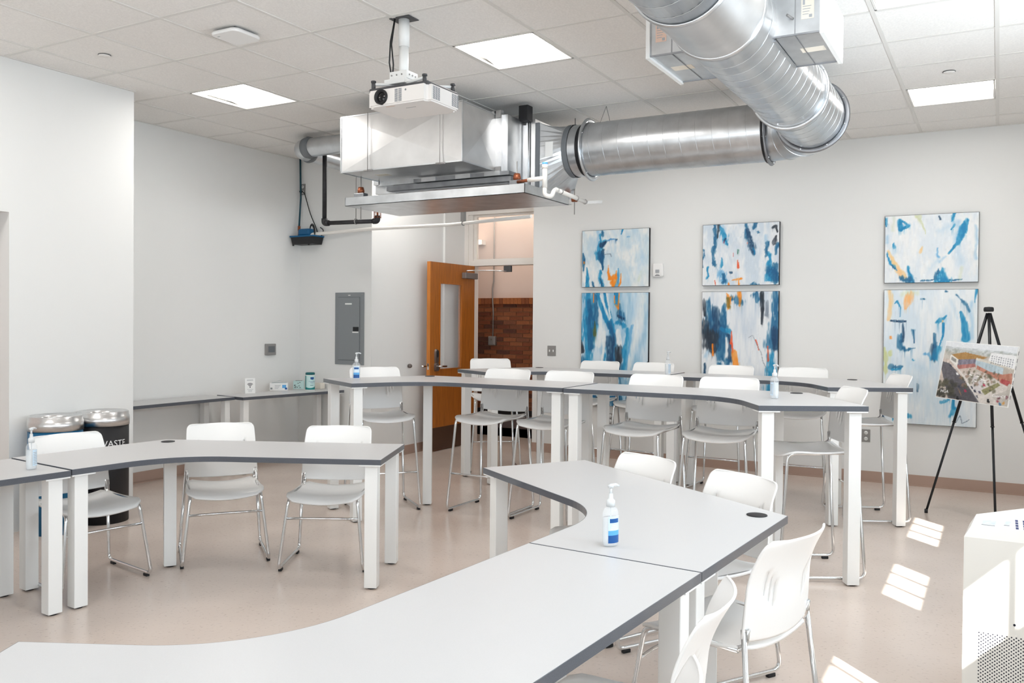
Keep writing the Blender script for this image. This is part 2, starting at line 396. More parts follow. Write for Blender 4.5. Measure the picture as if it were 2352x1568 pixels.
# ------------------------------------------------------------------ hallway beyond the door
hw = struct('wall_hall', MB().box(-8.0, -3.0, YH, YH + 0.2, 0, 3.4), 'hall_paint')
struct('wall_hall_left', MB().box(-8.1, -7.9, YD, YH + .2, 0, 3.4), 'hall_paint')
struct('wall_hall_right', MB().box(-3.1, -2.9, YD + .14, YH + .2, 0, 3.4), 'hall_paint')
struct('wall_hall_near', MB().box(-8.0, XA - 0.2, YD + .10, YD + .16, 0, 3.4).box(-4.30, -3.0, YD + .15, YD + .17, 0, 3.4), 'hall_paint')
struct('ceiling_hall', MB().box(-8.1, -2.9, YD + 0.12, YH + .2, 3.3, 3.4), 'hall_paint')
random.seed(4)
MB().box(-6.6, -4.3, YH - 0.005, YH, 0.35, 1.69).build('mortar_bed', 'mortar', hw)
bm_ = [MB().box(0, .184, -0.012, 0, 0, .046).mesh('brick', 'brick_%d' % k) for k in range(6)]
z = 0.35; row = 0
while z < 1.66:
    x = -6.32 + (0.096 if row % 2 else 0)
    while x < -4.72:
        k = random.choice([0, 0, 1, 1, 3, 5, 2, 4])
        o = bpy.data.objects.new('brick', bm_[k]); COL.objects.link(o); o.parent = hw; o.location = (x, YH - 0.004 - random.random() * .002, z)
        x += 0.192
    z += 0.0545; row += 1
sm_ = [MB().box(0, .05, -0.03, 0, 0, .078).mesh('brick', k) for k in ('soldier_a', 'soldier_a', 'soldier_b')]
x = -6.32
while x < -4.72:
    o = bpy.data.objects.new('brick', random.choice(sm_)); COL.objects.link(o); o.parent = hw; o.location = (x, YH, 1.70); x += 0.0545
MB().box(-6.6, -4.3, YH - 0.03, YH, 0.28, 0.35).build('ledge', 'black', hw)
MB().box(-6.6, -4.3, YH - 0.012, YH, 0.0, 0.28).build('lower_panel', 'hall_dark', hw)
MB().box(-6.12, -6.02, YH - 0.12, YH, 0, 1.83).build('side_post', 'hall_dark', hw)
MB().box(-6.12, -6.04, YH - 0.12, YH, 1.83, 3.3).build('brick_pier', 'brick_2', hw)
t = thing('conduit', 'thin steel conduit running down to a switch box on the hallway brick', 'conduit', (-5.68, YH, 1.2))
MB().tube([(-5.70, YH - .02, 3.28), (-5.70, YH - .02, 2.0), (-5.715, YH - .025, 1.9), (-5.70, YH - .045, 1.74), (-5.695, YH - .035, 1.6), (-5.70, YH - .035, 1.28)], 0.009, 8).build('pipe', 'plate_steel', t)
MB().bbox(-5.755, -5.655, YH - .065, YH - .014, 1.17, 1.285, .008).build('switch_box', 'plate_steel', t)
MB().cyl((-5.70, YH - .075, 1.245), (-5.70, YH - .064, 1.245), .008, n=10).build('toggle', 'chrome', t)
t = thing('hall_light', 'glowing strip light on the hallway wall seen through the transom', 'light fixture', (-5.95, YH - .05, 2.5))
MB().tube([(-6.10, YH - .14, 2.50), (-5.86, YH - .14, 2.50)], 0.028, 14).build('tube', 'hall_lamp', t)
MB().box(-6.12, -5.84, YH - .10, YH, 2.47, 2.53).build('bracket', 'white_metal', t)
hl = area('hall_light_glow', (-5.3, YD + .42, 3.27), (0, 0, -1), 1.6, 0.3, 6, (1.0, 0.86, 0.72))  # added lamp that brightens the hallway, separate from the strip light

# ------------------------------------------------------------------ door, frame and transom
tr = struct('trim_1', MB().box(-5.685, -5.62, YD - 0.02, YD + 0.15, 0, 2.84).box(-5.62, -4.56, YD - 0.02, YD + 0.15, 2.76, 2.84).box(-5.66, -4.50, YD - 0.03, YD, 2.835, 2.87)
            .box(-5.62, -5.565, YD - 0.005, YD + 0.13, 0, 2.76).box(-5.565, -4.60, YD - 0.005, YD + 0.13, 2.145, 2.20).box(-5.565, -4.60, YD + .02, YD + 0.06, 2.20, 2.225).box(-4.66, -4.56, YD - 0.005, YD + .13, 0, 2.76), 'trim_paint')
win = MB()
for a in ((-5.565, -5.53, 2.20, 2.76), (-4.69, -4.66, 2.20, 2.76)): win.box(a[0], a[1], YD + .03, YD + .07, a[2], a[3])
win.box(-5.53, -4.69, YD + .03, YD + .07, 2.20, 2.225).box(-5.53, -4.69, YD + .03, YD + .07, 2.735, 2.76)
wt = struct('window_1', win, 'trim_paint')
MB().box(-5.53, -4.69, YD + .048, YD + .052, 2.225, 2.735).build('pane', 'glass', wt)
XD0, XD1 = -5.575, -5.53; DY0, DY1 = 7.955, 8.888; DZ = 2.14
d1 = thing('door_1', None, None, ((XD0 + XD1) / 2, DY1, 0)); d1['kind'] = 'structure'
gy0, gy1, gz0, gz1 = 8.155, 8.60, 0.93, 1.90
lf = MB()
for a in ((DY0 + .004, gy0, .01, DZ), (gy1, DY1, .01, DZ), (gy0, gy1, .01, gz0), (gy0, gy1, gz1, DZ)): lf.box(XD0, XD1, *a)
leaf = lf.build('leaf', 'wood', d1)
MB().box(XD0, XD1, DY0, DY0 + .004, .01, DZ).build('edge_strip', 'wood_edge', leaf)
MB().box(-5.555, -5.549, gy0, gy1, gz0, gz1).build('pane', 'glass', leaf)
bd = MB()
for a in ((gy0 - .012, gy0, gz0 - .012, gz1 + .012), (gy1, gy1 + .012, gz0 - .012, gz1 + .012), (gy0, gy1, gz0 - .012, gz0), (gy0, gy1, gz1, gz1 + .012)): bd.box(XD1, XD1 + .006, *a)
bd.build('glazing_bead', 'wood', leaf)
MB().box(XD1, XD1 + .002, DY0 + .02, DY1 - .02, .012, .27).build('kick_plate', 'kick', leaf)
cl = MB().bbox(XD1, XD1 + .06, 8.60, 8.87, 1.98, 2.05, .006); cl.build('closer', 'closer', leaf)
MB().tube([(XD1 + .03, 8.66, 2.05), (XD1 + .03, 8.66, 2.075), (XD1 + .10, 8.72, 2.078), (XD1 + .30, 8.80, 2.078), (XD1 + .46, 8.86, 2.07)], .007, 8).build('closer_arm', 'chrome', leaf)
MB().bbox(XD1 + .42, XD1 + .52, 8.855, 8.89, 2.06, 2.135, .005).build('arm_shoe', 'dark_grey', leaf)
lk = MB(); lk.add([(XD1, p[0], p[1]) for p in []], [])
def oval(x0, x1, yc, zc, a, b, n=20): # rounded escutcheon on an x = const face
    V = []; F = []
    for x, s in ((x0, 1), (x1, .88)):
        for k in range(n):
            t_ = 2 * PI * k / n; c, s_ = math.cos(t_), math.sin(t_)
            V.append((x, yc + a * s * math.copysign(abs(c) ** .6, c), zc + b * s * math.copysign(abs(s_) ** .6, s_)))
    for k in range(n): F.append((k, (k + 1) % n, n + (k + 1) % n, n + k))
    F.append(tuple(range(n, 2 * n))); return MB().add(V, F)
oval(XD1, XD1 + .022, 8.075, 1.075, .034, .085).build('lock_plate', 'bronze', leaf)
oval(XD1 + .022, XD1 + .027, 8.075, 1.105, .018, .042).build('keypad', 'black', leaf)
oval(XD1, XD1 + .03, 8.07, 0.955, .034, .05).build('rose', 'bronze', leaf)
MB().tube(bend([(XD1 + .02, 8.07, .965), (XD1 + .065, 8.07, .965), (XD1 + .067, 8.19, .962)], .02), .011, 10).build('handle', 'chrome', leaf)
MB().tube(bend([(XD0, 8.03, .965), (XD0 - .05, 8.03, .965), (XD0 - .052, 7.93, .962)], .02), .011, 10).build('handle', 'chrome', leaf)
MB().box(XD0 + .012, XD1 - .012, DY0 - .002, DY0, .93, 1.0).build('latch_plate', 'chrome', leaf)
MB().box(XD0 + .01, XD1 - .01, DY0 + .0, DY0 + .05, 0, .04).build('door_foot', 'rubber', leaf)
tag(MB().lathe([(0, .0), (.012, 0), (.022, .01), (.024, .03), (.018, .042), (0, .046)], n=20).xf(Matrix.Rotation(PI / 2, 4, 'Y')).xf(Matrix.Translation((XA, 7.78, 0.975))).build('door_stop', 'bronze'),
    'round bronze door stop on the white wall left of the open door', 'door stop')
# ------------------------------------------------------------------ tables
L1, L2, WD, RF = 1.511, 0.931, 0.616, 0.50
def table_outline(mir, inset=0.0):
    """boomerang top: outer corner O at the origin, long arm along +x, short arm at 120 degrees, inner side rounded"""
    c = R(120); d2 = Vector((math.cos(c), math.sin(c))); n2 = Vector((math.sin(c), -math.cos(c)))
    I = Vector((WD / math.tan(PI / 3), WD)); t = RF * math.tan(R(30))
    ta = I + Vector((1, 0)) * t; tb = I + d2 * t
    cen = ta + Vector((0, 1)) * RF
    a0 = math.atan2(ta.y - cen.y, ta.x - cen.x); a1 = math.atan2(tb.y - cen.y, tb.x - cen.x)
    if a1 > a0: a1 -= 2 * PI
    P = [Vector((0, 0)), Vector((L1, 0)), Vector((L1, WD))]
    P += [Vector(q) for q in arc(cen, RF, a0, a1, 14)]
    P += [d2 * L2 + n2 * WD, d2 * L2]
    if inset:
        n = len(P); Q = []
        for i in range(n):
            e0 = (P[i] - P[i - 1]).normalized(); e1 = (P[(i + 1) % n] - P[i]).normalized()
            n0 = Vector((-e0.y, e0.x)); n1 = Vector((-e1.y, e1.x)); b = (n0 + n1); b /= max(0.3, b.length_squared / 2)
            Q.append(P[i] + b * inset)
        P = Q
    return [(p.x, -p.y if mir else p.y) for p in P]
def leg_spots():
    c = R(120); d2 = Vector((math.cos(c), math.sin(c))); n2 = Vector((math.sin(c), -math.cos(c))); q = 0.062
    bis = Vector((math.cos(R(60)), math.sin(R(60))))
    return [(Vector((L1 - q, q)), 0), (Vector((L1 - q, WD - q)), 0), (d2 * (L2 - q) + n2 * q, 120), (d2 * (L2 - q) + n2 * (WD - q), 120), (bis * 0.31, 60)]
def make_table(h, x, y, rz, mir, label, group):
    t = local_thing('curved_table', label, 'table', (x, y, 0), R(rz), group)
    th = 0.030
    MB().prism(table_outline(mir, 0.0025), h - th, h).build('tabletop', 'laminate', t)
    o = table_outline(mir); n = len(o); i_ = table_outline(mir, 0.003); V = []; F = []
    for poly, z in ((o, h - th + .0005), (o, h - .0006), (i_, h - .0006), (i_, h - th + .0005)): V += [(px, py, z) for px, py in poly]
    for k in range(4):
        for q in range(n): F.append((k * n + q, k * n + (q + 1) % n, ((k + 1) % 4) * n + (q + 1) % n, ((k + 1) % 4) * n + q))
    if mir: F = [tuple(reversed(f)) for f in F]
    MB().add(V, F).build('edge_band', 'edge_band', t, 'charcoal edge band')
    s = 0.035
    for p, a in leg_spots():
        px, py = p.x, (-p.y if mir else p.y); a = -a if mir else a
        mt = Matrix.Translation((px, py, 0)) @ Matrix.Rotation(R(a), 4, 'Z')
        lg = MB().bbox(-s, s, -s, s, 0.008, h - th - .006, .003).xf(mt).build('leg', 'white_metal', t)
        MB().box(-.06, .06, -.06, .06, h - th - .007, h - th).xf(mt).build('mount_plate', 'white_metal', lg)
        MB().cyl((0, 0, 0), (0, 0, .010), .024, n=14).xf(mt).build('foot', 'rubber', lg)
    gx, gy = 0.12 * math.cos(R(60)), 0.12 * math.sin(R(60)) * (-1 if mir else 1)
    MB().lathe([(0, 0), (.040, 0), (.040, .003), (.034, .0045), (.0, .0035)], (gx, gy, h), 24).build('grommet', 'black', t, 'black cable grommet')
    return t
LOW, HIGH = 0.717, 1.017
gl, gh = 'low white curved tables', 'bar-height white curved tables'
N1 = (-0.712, 3.485, 146.3); A_ = (-4.536, 3.654, 24.67)
make_table(LOW, *N1, False, 'low curved white table in the right foreground carrying the sanitizer bottle', gl)
e2 = Vector((N1[0], N1[1])) + Vector((math.cos(R(N1[2] + 120)), math.sin(R(N1[2] + 120)))) * (L2 + .005)
dn = R(N1[2] + 120 + 0.0)
make_table(LOW, e2.x + math.cos(dn) * L1, e2.y + math.sin(dn) * L1, N1[2] + 120 - 180, False, 'low curved white table nearest the camera, cut by the bottom edge', gl)
make_table(LOW, *A_, True, 'low curved white table at left with three chairs behind it', gl)
da = R(A_[2] - 120); e2 = Vector((A_[0], A_[1])) + Vector((math.cos(da), math.sin(da))) * (L2 + .006)
make_table(LOW - .004, e2.x + math.cos(da) * L1, e2.y + math.sin(da) * L1, A_[2] - 120 + 180, True, 'low curved white table cut by the left edge of the photo', gl)
make_table(HIGH, -4.140, 5.973, 0.6, True, 'bar-height curved table in the middle row, left half', gh)
make_table(HIGH, -1.093, 5.968, 180.2, False, 'bar-height curved table in the middle row, right half', gh)
make_table(HIGH, -4.05, 7.745, 1.6, True, 'bar-height curved table in the back row, left half by the door', gh)
make_table(HIGH, -0.985, 7.68, 179.0, False, 'bar-height curved table in the back row, right half by the easel', gh)

# narrow wall tables in the recess
def wall_table(p0, p1, depth, h, label):
    p0, p1 = Vector(p0), Vector(p1); d = (p1 - p0).normalized(); n = Vector((-d.y, d.x)); Ln = (p1 - p0).length
    t = local_thing('narrow_table', label, 'table', (p0.x, p0.y, 0), math.atan2(d.y, d.x), 'narrow tables along the recess wall')
    MB().box(.002, Ln - .002, .002, depth - .002, h - .028, h).build('tabletop', 'laminate', t)
    eb = MB()
    for a in ((0, Ln, 0, .003), (0, Ln, depth - .003, depth), (0, .003, 0, depth), (Ln - .003, Ln, 0, depth)): eb.box(*a, h - .0275, h - .0005)
    eb.build('edge_band', 'edge_band', t, 'charcoal edge band')
    for x in (.06, Ln - .06):
        for y in (.06, depth - .06):
            lg = MB().bbox(x - .03, x + .03, y - .03, y + .03, .008, h - .034, .003).build('leg', 'white_metal', t)
            MB().box(x - .05, x + .05, y - .05, y + .05, h - .035, h - .028).build('mount_plate', 'white_metal', lg)
            MB().cyl((x, y, 0), (x, y, .01), .02, n=12).build('foot', 'rubber', lg)
wall_table((-6.283, 4.42), (-6.285, 5.83), 0.40, 0.74, 'narrow wall table in the recess, left one beside the pillar')
wall_table((-6.185, 5.835), (-6.0, 7.06), 0.42, 0.74, 'narrow wall table in the recess holding the wipes and wifi sign')

# ------------------------------------------------------------------ chairs and stools
def shell(us, vs, fn, holes, thick, name):
    """a curved plate with slits: grid over (u, v), faces listed in holes left open, given thickness"""
    nu, nv = len(us), len(vs)
    P = np.array([[fn(u, v) for u in us] for v in vs])
    du = np.gradient(P, axis=1); dv = np.gradient(P, axis=0); N = np.cross(du, dv); N /= np.linalg.norm(N, axis=2, keepdims=True) + 1e-9
    A = P + N * thick / 2; B = P - N * thick / 2
    V = [tuple(p) for p in A.reshape(-1, 3)] + [tuple(p) for p in B.reshape(-1, 3)]; o = nu * nv; F = []; E = {}
    for j in range(nv - 1):
        for i in range(nu - 1):
            if (i, j) in holes: continue
            q = (j * nu + i, j * nu + i + 1, (j + 1) * nu + i + 1, (j + 1) * nu + i)
            F.append(q); F.append(tuple(reversed([k + o for k in q])))
            for k in range(4):
                e = (q[k], q[(k + 1) % 4]); E[e] = 1
    for a, b in list(E):
        if (b, a) not in E: F.append((b, a, a + o, b + o))
    return MB().add(V, F, 0, True)
def make_chair(name, hz, foot_z, half):
    """facing +x, centred on the floor; hz = seat height offset above a normal chair"""
    r = 0.0095; rear = -0.245; front = 0.245; zs = 0.425 + hz; proto = {}
    parts = []
    # seat pan
    us = np.linspace(-1, 1, 15); vs = np.linspace(0, 1, 13)
    def seat(u, v):
        x = -0.205 + 0.425 * v; wv = 0.225 - 0.018 * (1 - v) ** 2 - 0.05 * max(0, (v - .86) / .14) ** 2
        if v < .08: wv -= .03 * ((.08 - v) / .08) ** 2
        z = zs + 0.004 + 0.020 * u * u - 0.012 * math.sin(PI * min(1, v * 1.05)) - 0.035 * max(0, (v - .78) / .22) ** 2
        return (x, u * wv, z)
    parts.append(('seat', shell(us, vs, seat, set(), 0.011, 'seat'), 'plastic'))
    # backrest with comb slits on both sides
    sl = []; eps = .009
    for k in (0.45, 0.56, 0.67): sl += [k, k + eps * 2]
    us = sorted(set([-1, -.97, -.92, -.85, -.77] + [-q for q in sl] + [-.36, -.24, -.12, 0, .12, .24, .36] + sl + [.77, .85, .92, .97, 1]))
    vs = sorted(set([0, .02, .05, .10, .18, .26, .32, .38, .44, .50, .56, .62, .68, .74, .80, .86, .90, .93, .955, .975, .99, 1.0]))
    def back(u, v):
        w_ = 0.224 - 0.018 * v
        if v > .91: w_ -= .030 * (1 - math.sqrt(max(0, 1 - ((v - .91) / .09) ** 2)))
        if v < .05: w_ -= .012 * (1 - math.sqrt(max(0, 1 - ((.05 - v) / .05) ** 2)))
        z = zs + 0.048 + 0.322 * v - (1 - v) * .013 * (1 - u * u)
        x = -0.190 - 0.024 * v - 0.054 * max(0, (v - .5) / .5) ** 1.7 - 0.045 * (1 - u * u) * (0.75 + .25 * v)
        return (x, u * w_ + (0.012 * 0), z)
    holes = set()
    for i in range(len(us) - 1):
        a, b = us[i], us[i + 1]; m_ = abs((a + b) / 2)
        for q, (v0, v1) in zip((.45, .56, .67), ((.31, .57), (.37, .63), (.43, .69))):
            if abs(m_ - (q + eps)) < eps * .9:
                for j in range(len(vs) - 1):
                    if v0 < (vs[j] + vs[j + 1]) / 2 < v1: holes.add((i, j))
    parts.append(('backrest', shell(us, vs, back, holes, 0.007, 'backrest'), 'plastic'))
    for s in (-1, 1):
        ft = (front - .055, s * .200, zs + .004); fb = (front, s * half, r + .012); rb = (rear, s * half, r + .012); rt_ = (-0.192, s * .212, zs + .085)
        path = bend([(-.17, s * .205, zs + .012), ft, fb, rb, rt_], .045, 6)
        parts.append(('side_frame', MB().tube(path, r, 10), 'chrome'))
        parts.append(('bracket', MB().tube(bend([(-.155, s * .198, zs + .010), (-.192, s * .203, zs + .028), (-.203, s * .207, zs + .088)], .02, 4), .010, 8).box(-.206, -.188, s * .202, s * .216, zs + .050, zs + .090), 'chrome'))
        for x in (front - .055, rear + .055): parts.append(('glide', MB().bbox(x - .02, x + .02, s * half - .010, s * half + .010, 0, .016, .003), 'rubber'))
    k = (foot_z - r - .012) / (zs + .004 - r - .012); fx = front + (front - .055 - front) * k; fy = half + (.200 - half) * k
    parts.append(('crossbar', MB().tube([(fx, -fy, foot_z), (fx + .012, -fy * .5, foot_z + .004), (fx + .015, 0, foot_z + .005), (fx + .012, fy * .5, foot_z + .004), (fx, fy, foot_z)], .0075, 8), 'chrome'))
    return [(nm, mb.mesh(nm, m)) for nm, mb, m in parts]
CH = make_chair('chair', 0.0, 0.31, 0.247)
ST = make_chair('stool', 0.295, 0.30, 0.247)
def place(parts, name, x, y, a, label, cat, group):
    t = local_thing(name, label, cat, (x, y, 0), R(a), group)
    for nm, me in parts:
        o = bpy.data.objects.new(nm, me); COL.objects.link(o); o.parent = t
    return t
for x, y, a, lb in [
    (-4.46, 3.06, -9, 'white sled-base chair in front of the blue and black bins'),
    (-4.18, 3.79, -38, 'white sled-base chair at left table, middle of its three, below the wall outlet'),
    (-3.53, 4.03, -61, 'white sled-base chair at the right end of the left table'),
    (-1.655, 3.90, -117, 'white chair behind the foreground table, left one, beside the sanitizer bottle'),
    (-1.12, 3.63, -122, 'white chair behind the foreground table, right one, by the black grommet'),
    (-0.815, 2.965, 165, 'white chair at lower right seen from behind, back turned to camera'),
    (-0.87, 2.085, 187, 'white chair near the bottom edge tucked under the nearest table'),
    (-0.78, 1.50, 186, 'white chair mostly below the bottom edge, only a corner of its back showing')]:
    place(CH, 'sled_base_chair', x, y, a, lb, 'chair', 'low white sled-base chairs')
for x, y, a, lb in [
    (-4.235, 5.44, -38, 'white bar stool at the left end of the middle row, behind the blue-labelled bottle'),
    (-3.44, 5.79, -91, 'white bar stool in the middle row in front of the open wooden door'),
    (-2.90, 5.80, -92, 'white bar stool in the middle row just left of the table joint'),
    (-2.20, 5.80, -93, 'white bar stool in the middle row just right of the table joint'),
    (-1.635, 5.80, -87, 'white bar stool in the middle row below the dark blue painting pair'),
    (-0.98, 5.38, 209, 'white bar stool turned sideways at the right end of the middle row'),
    (-4.40, 7.44, -52, 'white bar stool in the back row against the brick of the hallway'),
    (-3.43, 7.61, -91, 'white bar stool in the back row below the left painting pair'),
    (-2.89, 7.63, -93, 'white bar stool in the back row beside the clear label bottle'),
    (-2.13, 7.58, -93, 'white bar stool in the back row under the middle painting pair'),
    (-1.47, 7.58, -86, 'white bar stool in the back row right of the middle painting pair'),
    (-0.88, 7.09, 207, 'white bar stool turned sideways in front of the right painting pair')]:
    place(ST, 'bar_stool', x, y, a, lb, 'stool', 'white sled-base bar stools')
# ------------------------------------------------------------------ ducts and fan coil unit
DR, DZC, D1Y, D2X, ER = 0.214, 2.885, 6.50, -1.13, 0.36
duct = thing('round_duct', 'large galvanized spiral duct with an elbow hanging under the ceiling', 'duct', (D2X, D1Y, DZC))
def helix(mb, p0, axis, length, r, pitch, tr):
    ax = Vector(axis); e1 = Vector((0, 0, 1)); e2 = ax.cross(e1); n = int(length / pitch * 36); P0 = Vector(p0)
    mb.tube([P0 + ax * (length * k / n) + e1 * (r * math.cos(2 * PI * k / 36)) + e2 * (r * math.sin(2 * PI * k / 36)) for k in range(n + 1)], tr, 5)
    return mb
X1A, X1B, Y2A, Y2B = -2.93, D2X - ER, D1Y - ER, 2.1
p = MB().cyl((X1A, D1Y, DZC), (X1B, D1Y, DZC), DR, n=56, caps=False).build('straight_section', 'galv', duct)
helix(MB(), (X1A + .03, D1Y, DZC), (1, 0, 0), X1B - X1A - .06, DR + .001, 0.125, .0012).build('spiral_seam', 'galv', p)
p = MB().cyl((D2X, Y2A, DZC), (D2X, 3.87, DZC), DR, n=56, caps=False).build('straight_section', 'galv', duct)
helix(MB(), (D2X, Y2A - .03, DZC), (0, -1, 0), Y2A - 3.9, DR + .001, 0.125, .0012).build('spiral_seam', 'galv', p)
MB().cyl((D2X, 3.87, DZC), (D2X, 3.37, DZC), DR + .004, n=56, caps=False).box(D2X - .2, D2X - .19, 3.38, 3.86, DZC - .1, DZC - .094).build('plain_collar', 'sheet', duct)
p = MB().cyl((D2X, 3.37, DZC), (D2X, Y2B, DZC), DR, n=56, caps=True).build('straight_section', 'galv', duct)
helix(MB(), (D2X, 3.34, DZC), (0, -1, 0), 1.2, DR + .001, 0.125, .0012).build('spiral_seam', 'galv', p)
# gored elbow
ec = Vector((D2X - ER, D1Y - ER, DZC)); nS = 4; V = []; F = []; nn = 56
for k in range(nS + 1):
    a = PI / 2 * (1 - k / nS); c = ec + Vector((math.cos(a), math.sin(a), 0)) * ER; rad = Vector((math.cos(a), math.sin(a), 0))
    kk = 1 / math.cos(PI / 4 / nS) if 0 < k < nS else 1
    for q in range(nn):
        t_ = 2 * PI * q / nn; V.append(c + rad * (DR * kk * math.cos(t_)) + Vector((0, 0, 1)) * (DR * math.sin(t_)))
for k in range(nS):
    for q in range(nn): F.append((k * nn + q, k * nn + (q + 1) % nn, (k + 1) * nn + (q + 1) % nn, (k + 1) * nn + q))
el = MB().add(V, F, 0, True).build('elbow', 'galv', duct)
for k in range(1, nS):
    a = PI / 2 * (1 - k / nS); c = ec + Vector((math.cos(a), math.sin(a), 0)) * ER
    MB().ring(c, (math.sin(a), -math.cos(a), 0), DR + .002, .004, 48, 6).build('gore_seam', 'galv', el)
def flange(c, ax, m='galv_dark', r=.017, extra=.016):
    fl = MB().ring(c, ax, DR + extra, r, 56, 8, flat=.55).build('flange', m, duct)
    bo = MB(); axv = Vector(ax); e1 = Vector((0, 0, 1)); e2 = axv.cross(e1)
    for k in range(8):
        a = 2 * PI * (k + .4) / 8; q = Vector(c) + (e1 * math.cos(a) + e2 * math.sin(a)) * (DR + .012); bo.cyl(q - axv * .014, q + axv * .014, .005, n=6)
    bo.build('bolts', 'chrome', fl); return fl
flange((X1B + .005, D1Y, DZC), (1, 0, 0)); flange((D2X, Y2A + .005, DZC), (0, 1, 0)); flange((X1A - .0, D1Y, DZC), (1, 0, 0), 'galv', .02, .02); flange((D2X, 5.42, DZC), (0, 1, 0), 'galv', .013, .008)
for yy in (3.87, 3.37): MB().ring((D2X, yy, DZC), (0, 1, 0), DR + .004, .009, 56, 8, flat=1.6).build('joint_bead', 'galv', duct)
MB().ring((X1B - .012, D1Y, DZC), (1, 0, 0), DR + .004, .012, 48, 6).build('sealant', 'black', duct)
for x in (-2.80,):
    MB().tube([(x - .0, D1Y, ZC), (x, D1Y - .12, DZC + DR * .86)], .0018, 5).tube([(x, D1Y, ZC), (x, D1Y + .12, DZC + DR * .86)], .0018, 5).build('hanger_wire', 'dark_grey', duct)
for yy in (5.0, 2.9): MB().tube([(D2X - .2, yy, ZC), (D2X - .2, yy, DZC + .05)], .002, 5).tube([(D2X + .2, yy, ZC), (D2X + .2, yy, DZC + .05)], .002, 5).build('hanger_wire', 'dark_grey', duct)

# side register boxes on the duct
def register(sx, label):
    xa = D2X + sx * (DR - .03); xb = D2X + sx * 0.405; xc = D2X + sx * 0.425; y0, y1, z0, z1 = 4.11, 4.62, 2.80, 3.01
    t = thing('register_box', label, 'air register', ((xa + xb) / 2, (y0 + y1) / 2, z0))
    MB().box(xa, xb, y0, y1, z0, z1).build('box', 'galv', t)
    for q in ((y0 - .004, y0 + .004, z0 - .004, z0 + .004), (y1 - .004, y1 + .004, z0 - .004, z0 + .004), (y0 - .004, y0 + .004, z1 - .004, z1 + .004)): MB().box(xa, xb, *q).build('hem', 'galv_dark', t)
    mid = xb - sx * .11
    MB().box(mid - .002, mid + .002, y0 - .003, y0, z0, z1).box(mid - .002, mid + .002, y0, y1, z0 - .003, z0).build('seam', 'galv_dark', t)
    MB().box(xb, xc, y0 - .012, y1 + .012, z0 - .012, z1 + .012).build('grille_frame', 'white_metal', t, 'white grille frame')
    for k in range(10):
        yy = y0 + .02 + k * .05; MB().box(xc, xc + sx * .004, yy, yy + .03, z0 + .01, z1 - .01).build('grille_bar', 'white_metal', t)
    c = xb - sx * .055
    MB().box(c - .028, c + .028, y0 - .0012, y0, 2.865, 2.965).build('paper_label', 'label_pink' if sx < 0 else 'label_cream', t, 'printed paper label')
    ink = MB()
    for k in range(4): ink.box(c - .022, c + .004 + .004 * k, y0 - .0016, y0 - .0012, 2.885 + k * .012, 2.888 + k * .012)
    ink.box(c - .022, c - .012, y0 - .0016, y0 - .0012, 2.93, 2.957).box(c + .006, c + .02, y0 - .0016, y0 - .0012, 2.87, 2.884); ink.build('label_print', 'ink_grey', t)
    MB().box(mid - .05 + sx * .03, mid + .06 + sx * .03, 4.33, 4.40, z0 - .0012, z0).build('paper_label', 'label_cream', t, 'printed paper label')
    MB().cyl((mid - sx * .03, y0 - .035, 2.885), (mid - sx * .01, y0, 2.875), .006, n=8).build('damper_handle', 'plate_steel', t)
    MB().ring((xa + sx * .012, 4.36, DZC + .02), (1, 0, 0), .082, .016, 40, 6, flat=.8).build('sealant', 'mastic', t)
    MB().box(xa - sx * .02, xa + sx * .02, y0 + .02, y1 - .02, z0 - .012, z0 - .004).build('saddle_strip', 'galv', t)
register(-1, 'galvanized register box on the left side of the round duct')
register(1, 'galvanized register box with white grille on the right side of the duct')

# plenum, fan coil cabinet, transition
fc = thing('fan_coil_unit', 'sheet metal air handler with plenum hung below the ceiling', 'air handler', (-4.0, 6.0, 2.4))
PX0, PX1, PY0, PY1, PZ0, PZ1 = -4.60, -3.452, 5.36, 5.84, 2.652, 3.09
def crossbreak(mb, c, n, h):  # quad raised to a shallow pyramid
    cx = sum((Vector(q) for q in c), Vector()) / 4 + Vector(n) * h
    mb.add(list(c) + [tuple(cx)], [(0, 1, 4), (1, 2, 4), (2, 3, 4), (3, 0, 4)])
pl = MB()
crossbreak(pl, [(PX0, PY0, PZ0), (PX1, PY0, PZ0), (PX1, PY0, PZ1), (PX0, PY0, PZ1)], (0, -1, 0), .020)
crossbreak(pl, [(PX1, PY0, PZ0), (PX1, PY1, PZ0), (PX1, PY1, PZ1), (PX1, PY0, PZ1)], (1, 0, 0), .016)
crossbreak(pl, [(PX0, PY1, PZ0), (PX0, PY0, PZ0), (PX0, PY0, PZ1), (PX0, PY1, PZ1)], (-1, 0, 0), .016)
pl.add([(PX0, PY0, PZ0), (PX1, PY0, PZ0), (PX1, PY1, PZ0), (PX0, PY1, PZ0)], [(3, 2, 1, 0)]).add([(PX0, PY0, PZ1), (PX1, PY0, PZ1), (PX1, PY1, PZ1), (PX0, PY1, PZ1)], [(0, 1, 2, 3)])
P_ = pl.build('plenum', 'sheet', fc)
hem = MB()
for x in (PX0, PX1):
    for z in (PZ0, PZ1): hem.box(x - .005, x + .005, PY0 - .004, PY1, z - .005, z + .005)
    hem.box(x - .005, x + .005, PY0 - .005, PY0 + .005, PZ0, PZ1)
for z in (PZ0, PZ1): hem.box(PX0, PX1, PY0 - .005, PY0 + .005, z - .005, z + .005)
hem.build('corner_seam', 'galv', P_)
for x in (-4.31, -3.63):
    MB().tube([(x, PY0 - .028, PZ1 + .004), (x, PY0 - .028, PZ0 - .02)], .0028, 6).tube([(x - .04, PY0 - .02, PZ0 - .008), (x + .04, PY0 - .02, PZ0 - .008)], .008, 6).build('hanger_rod', 'plate_steel', P_)
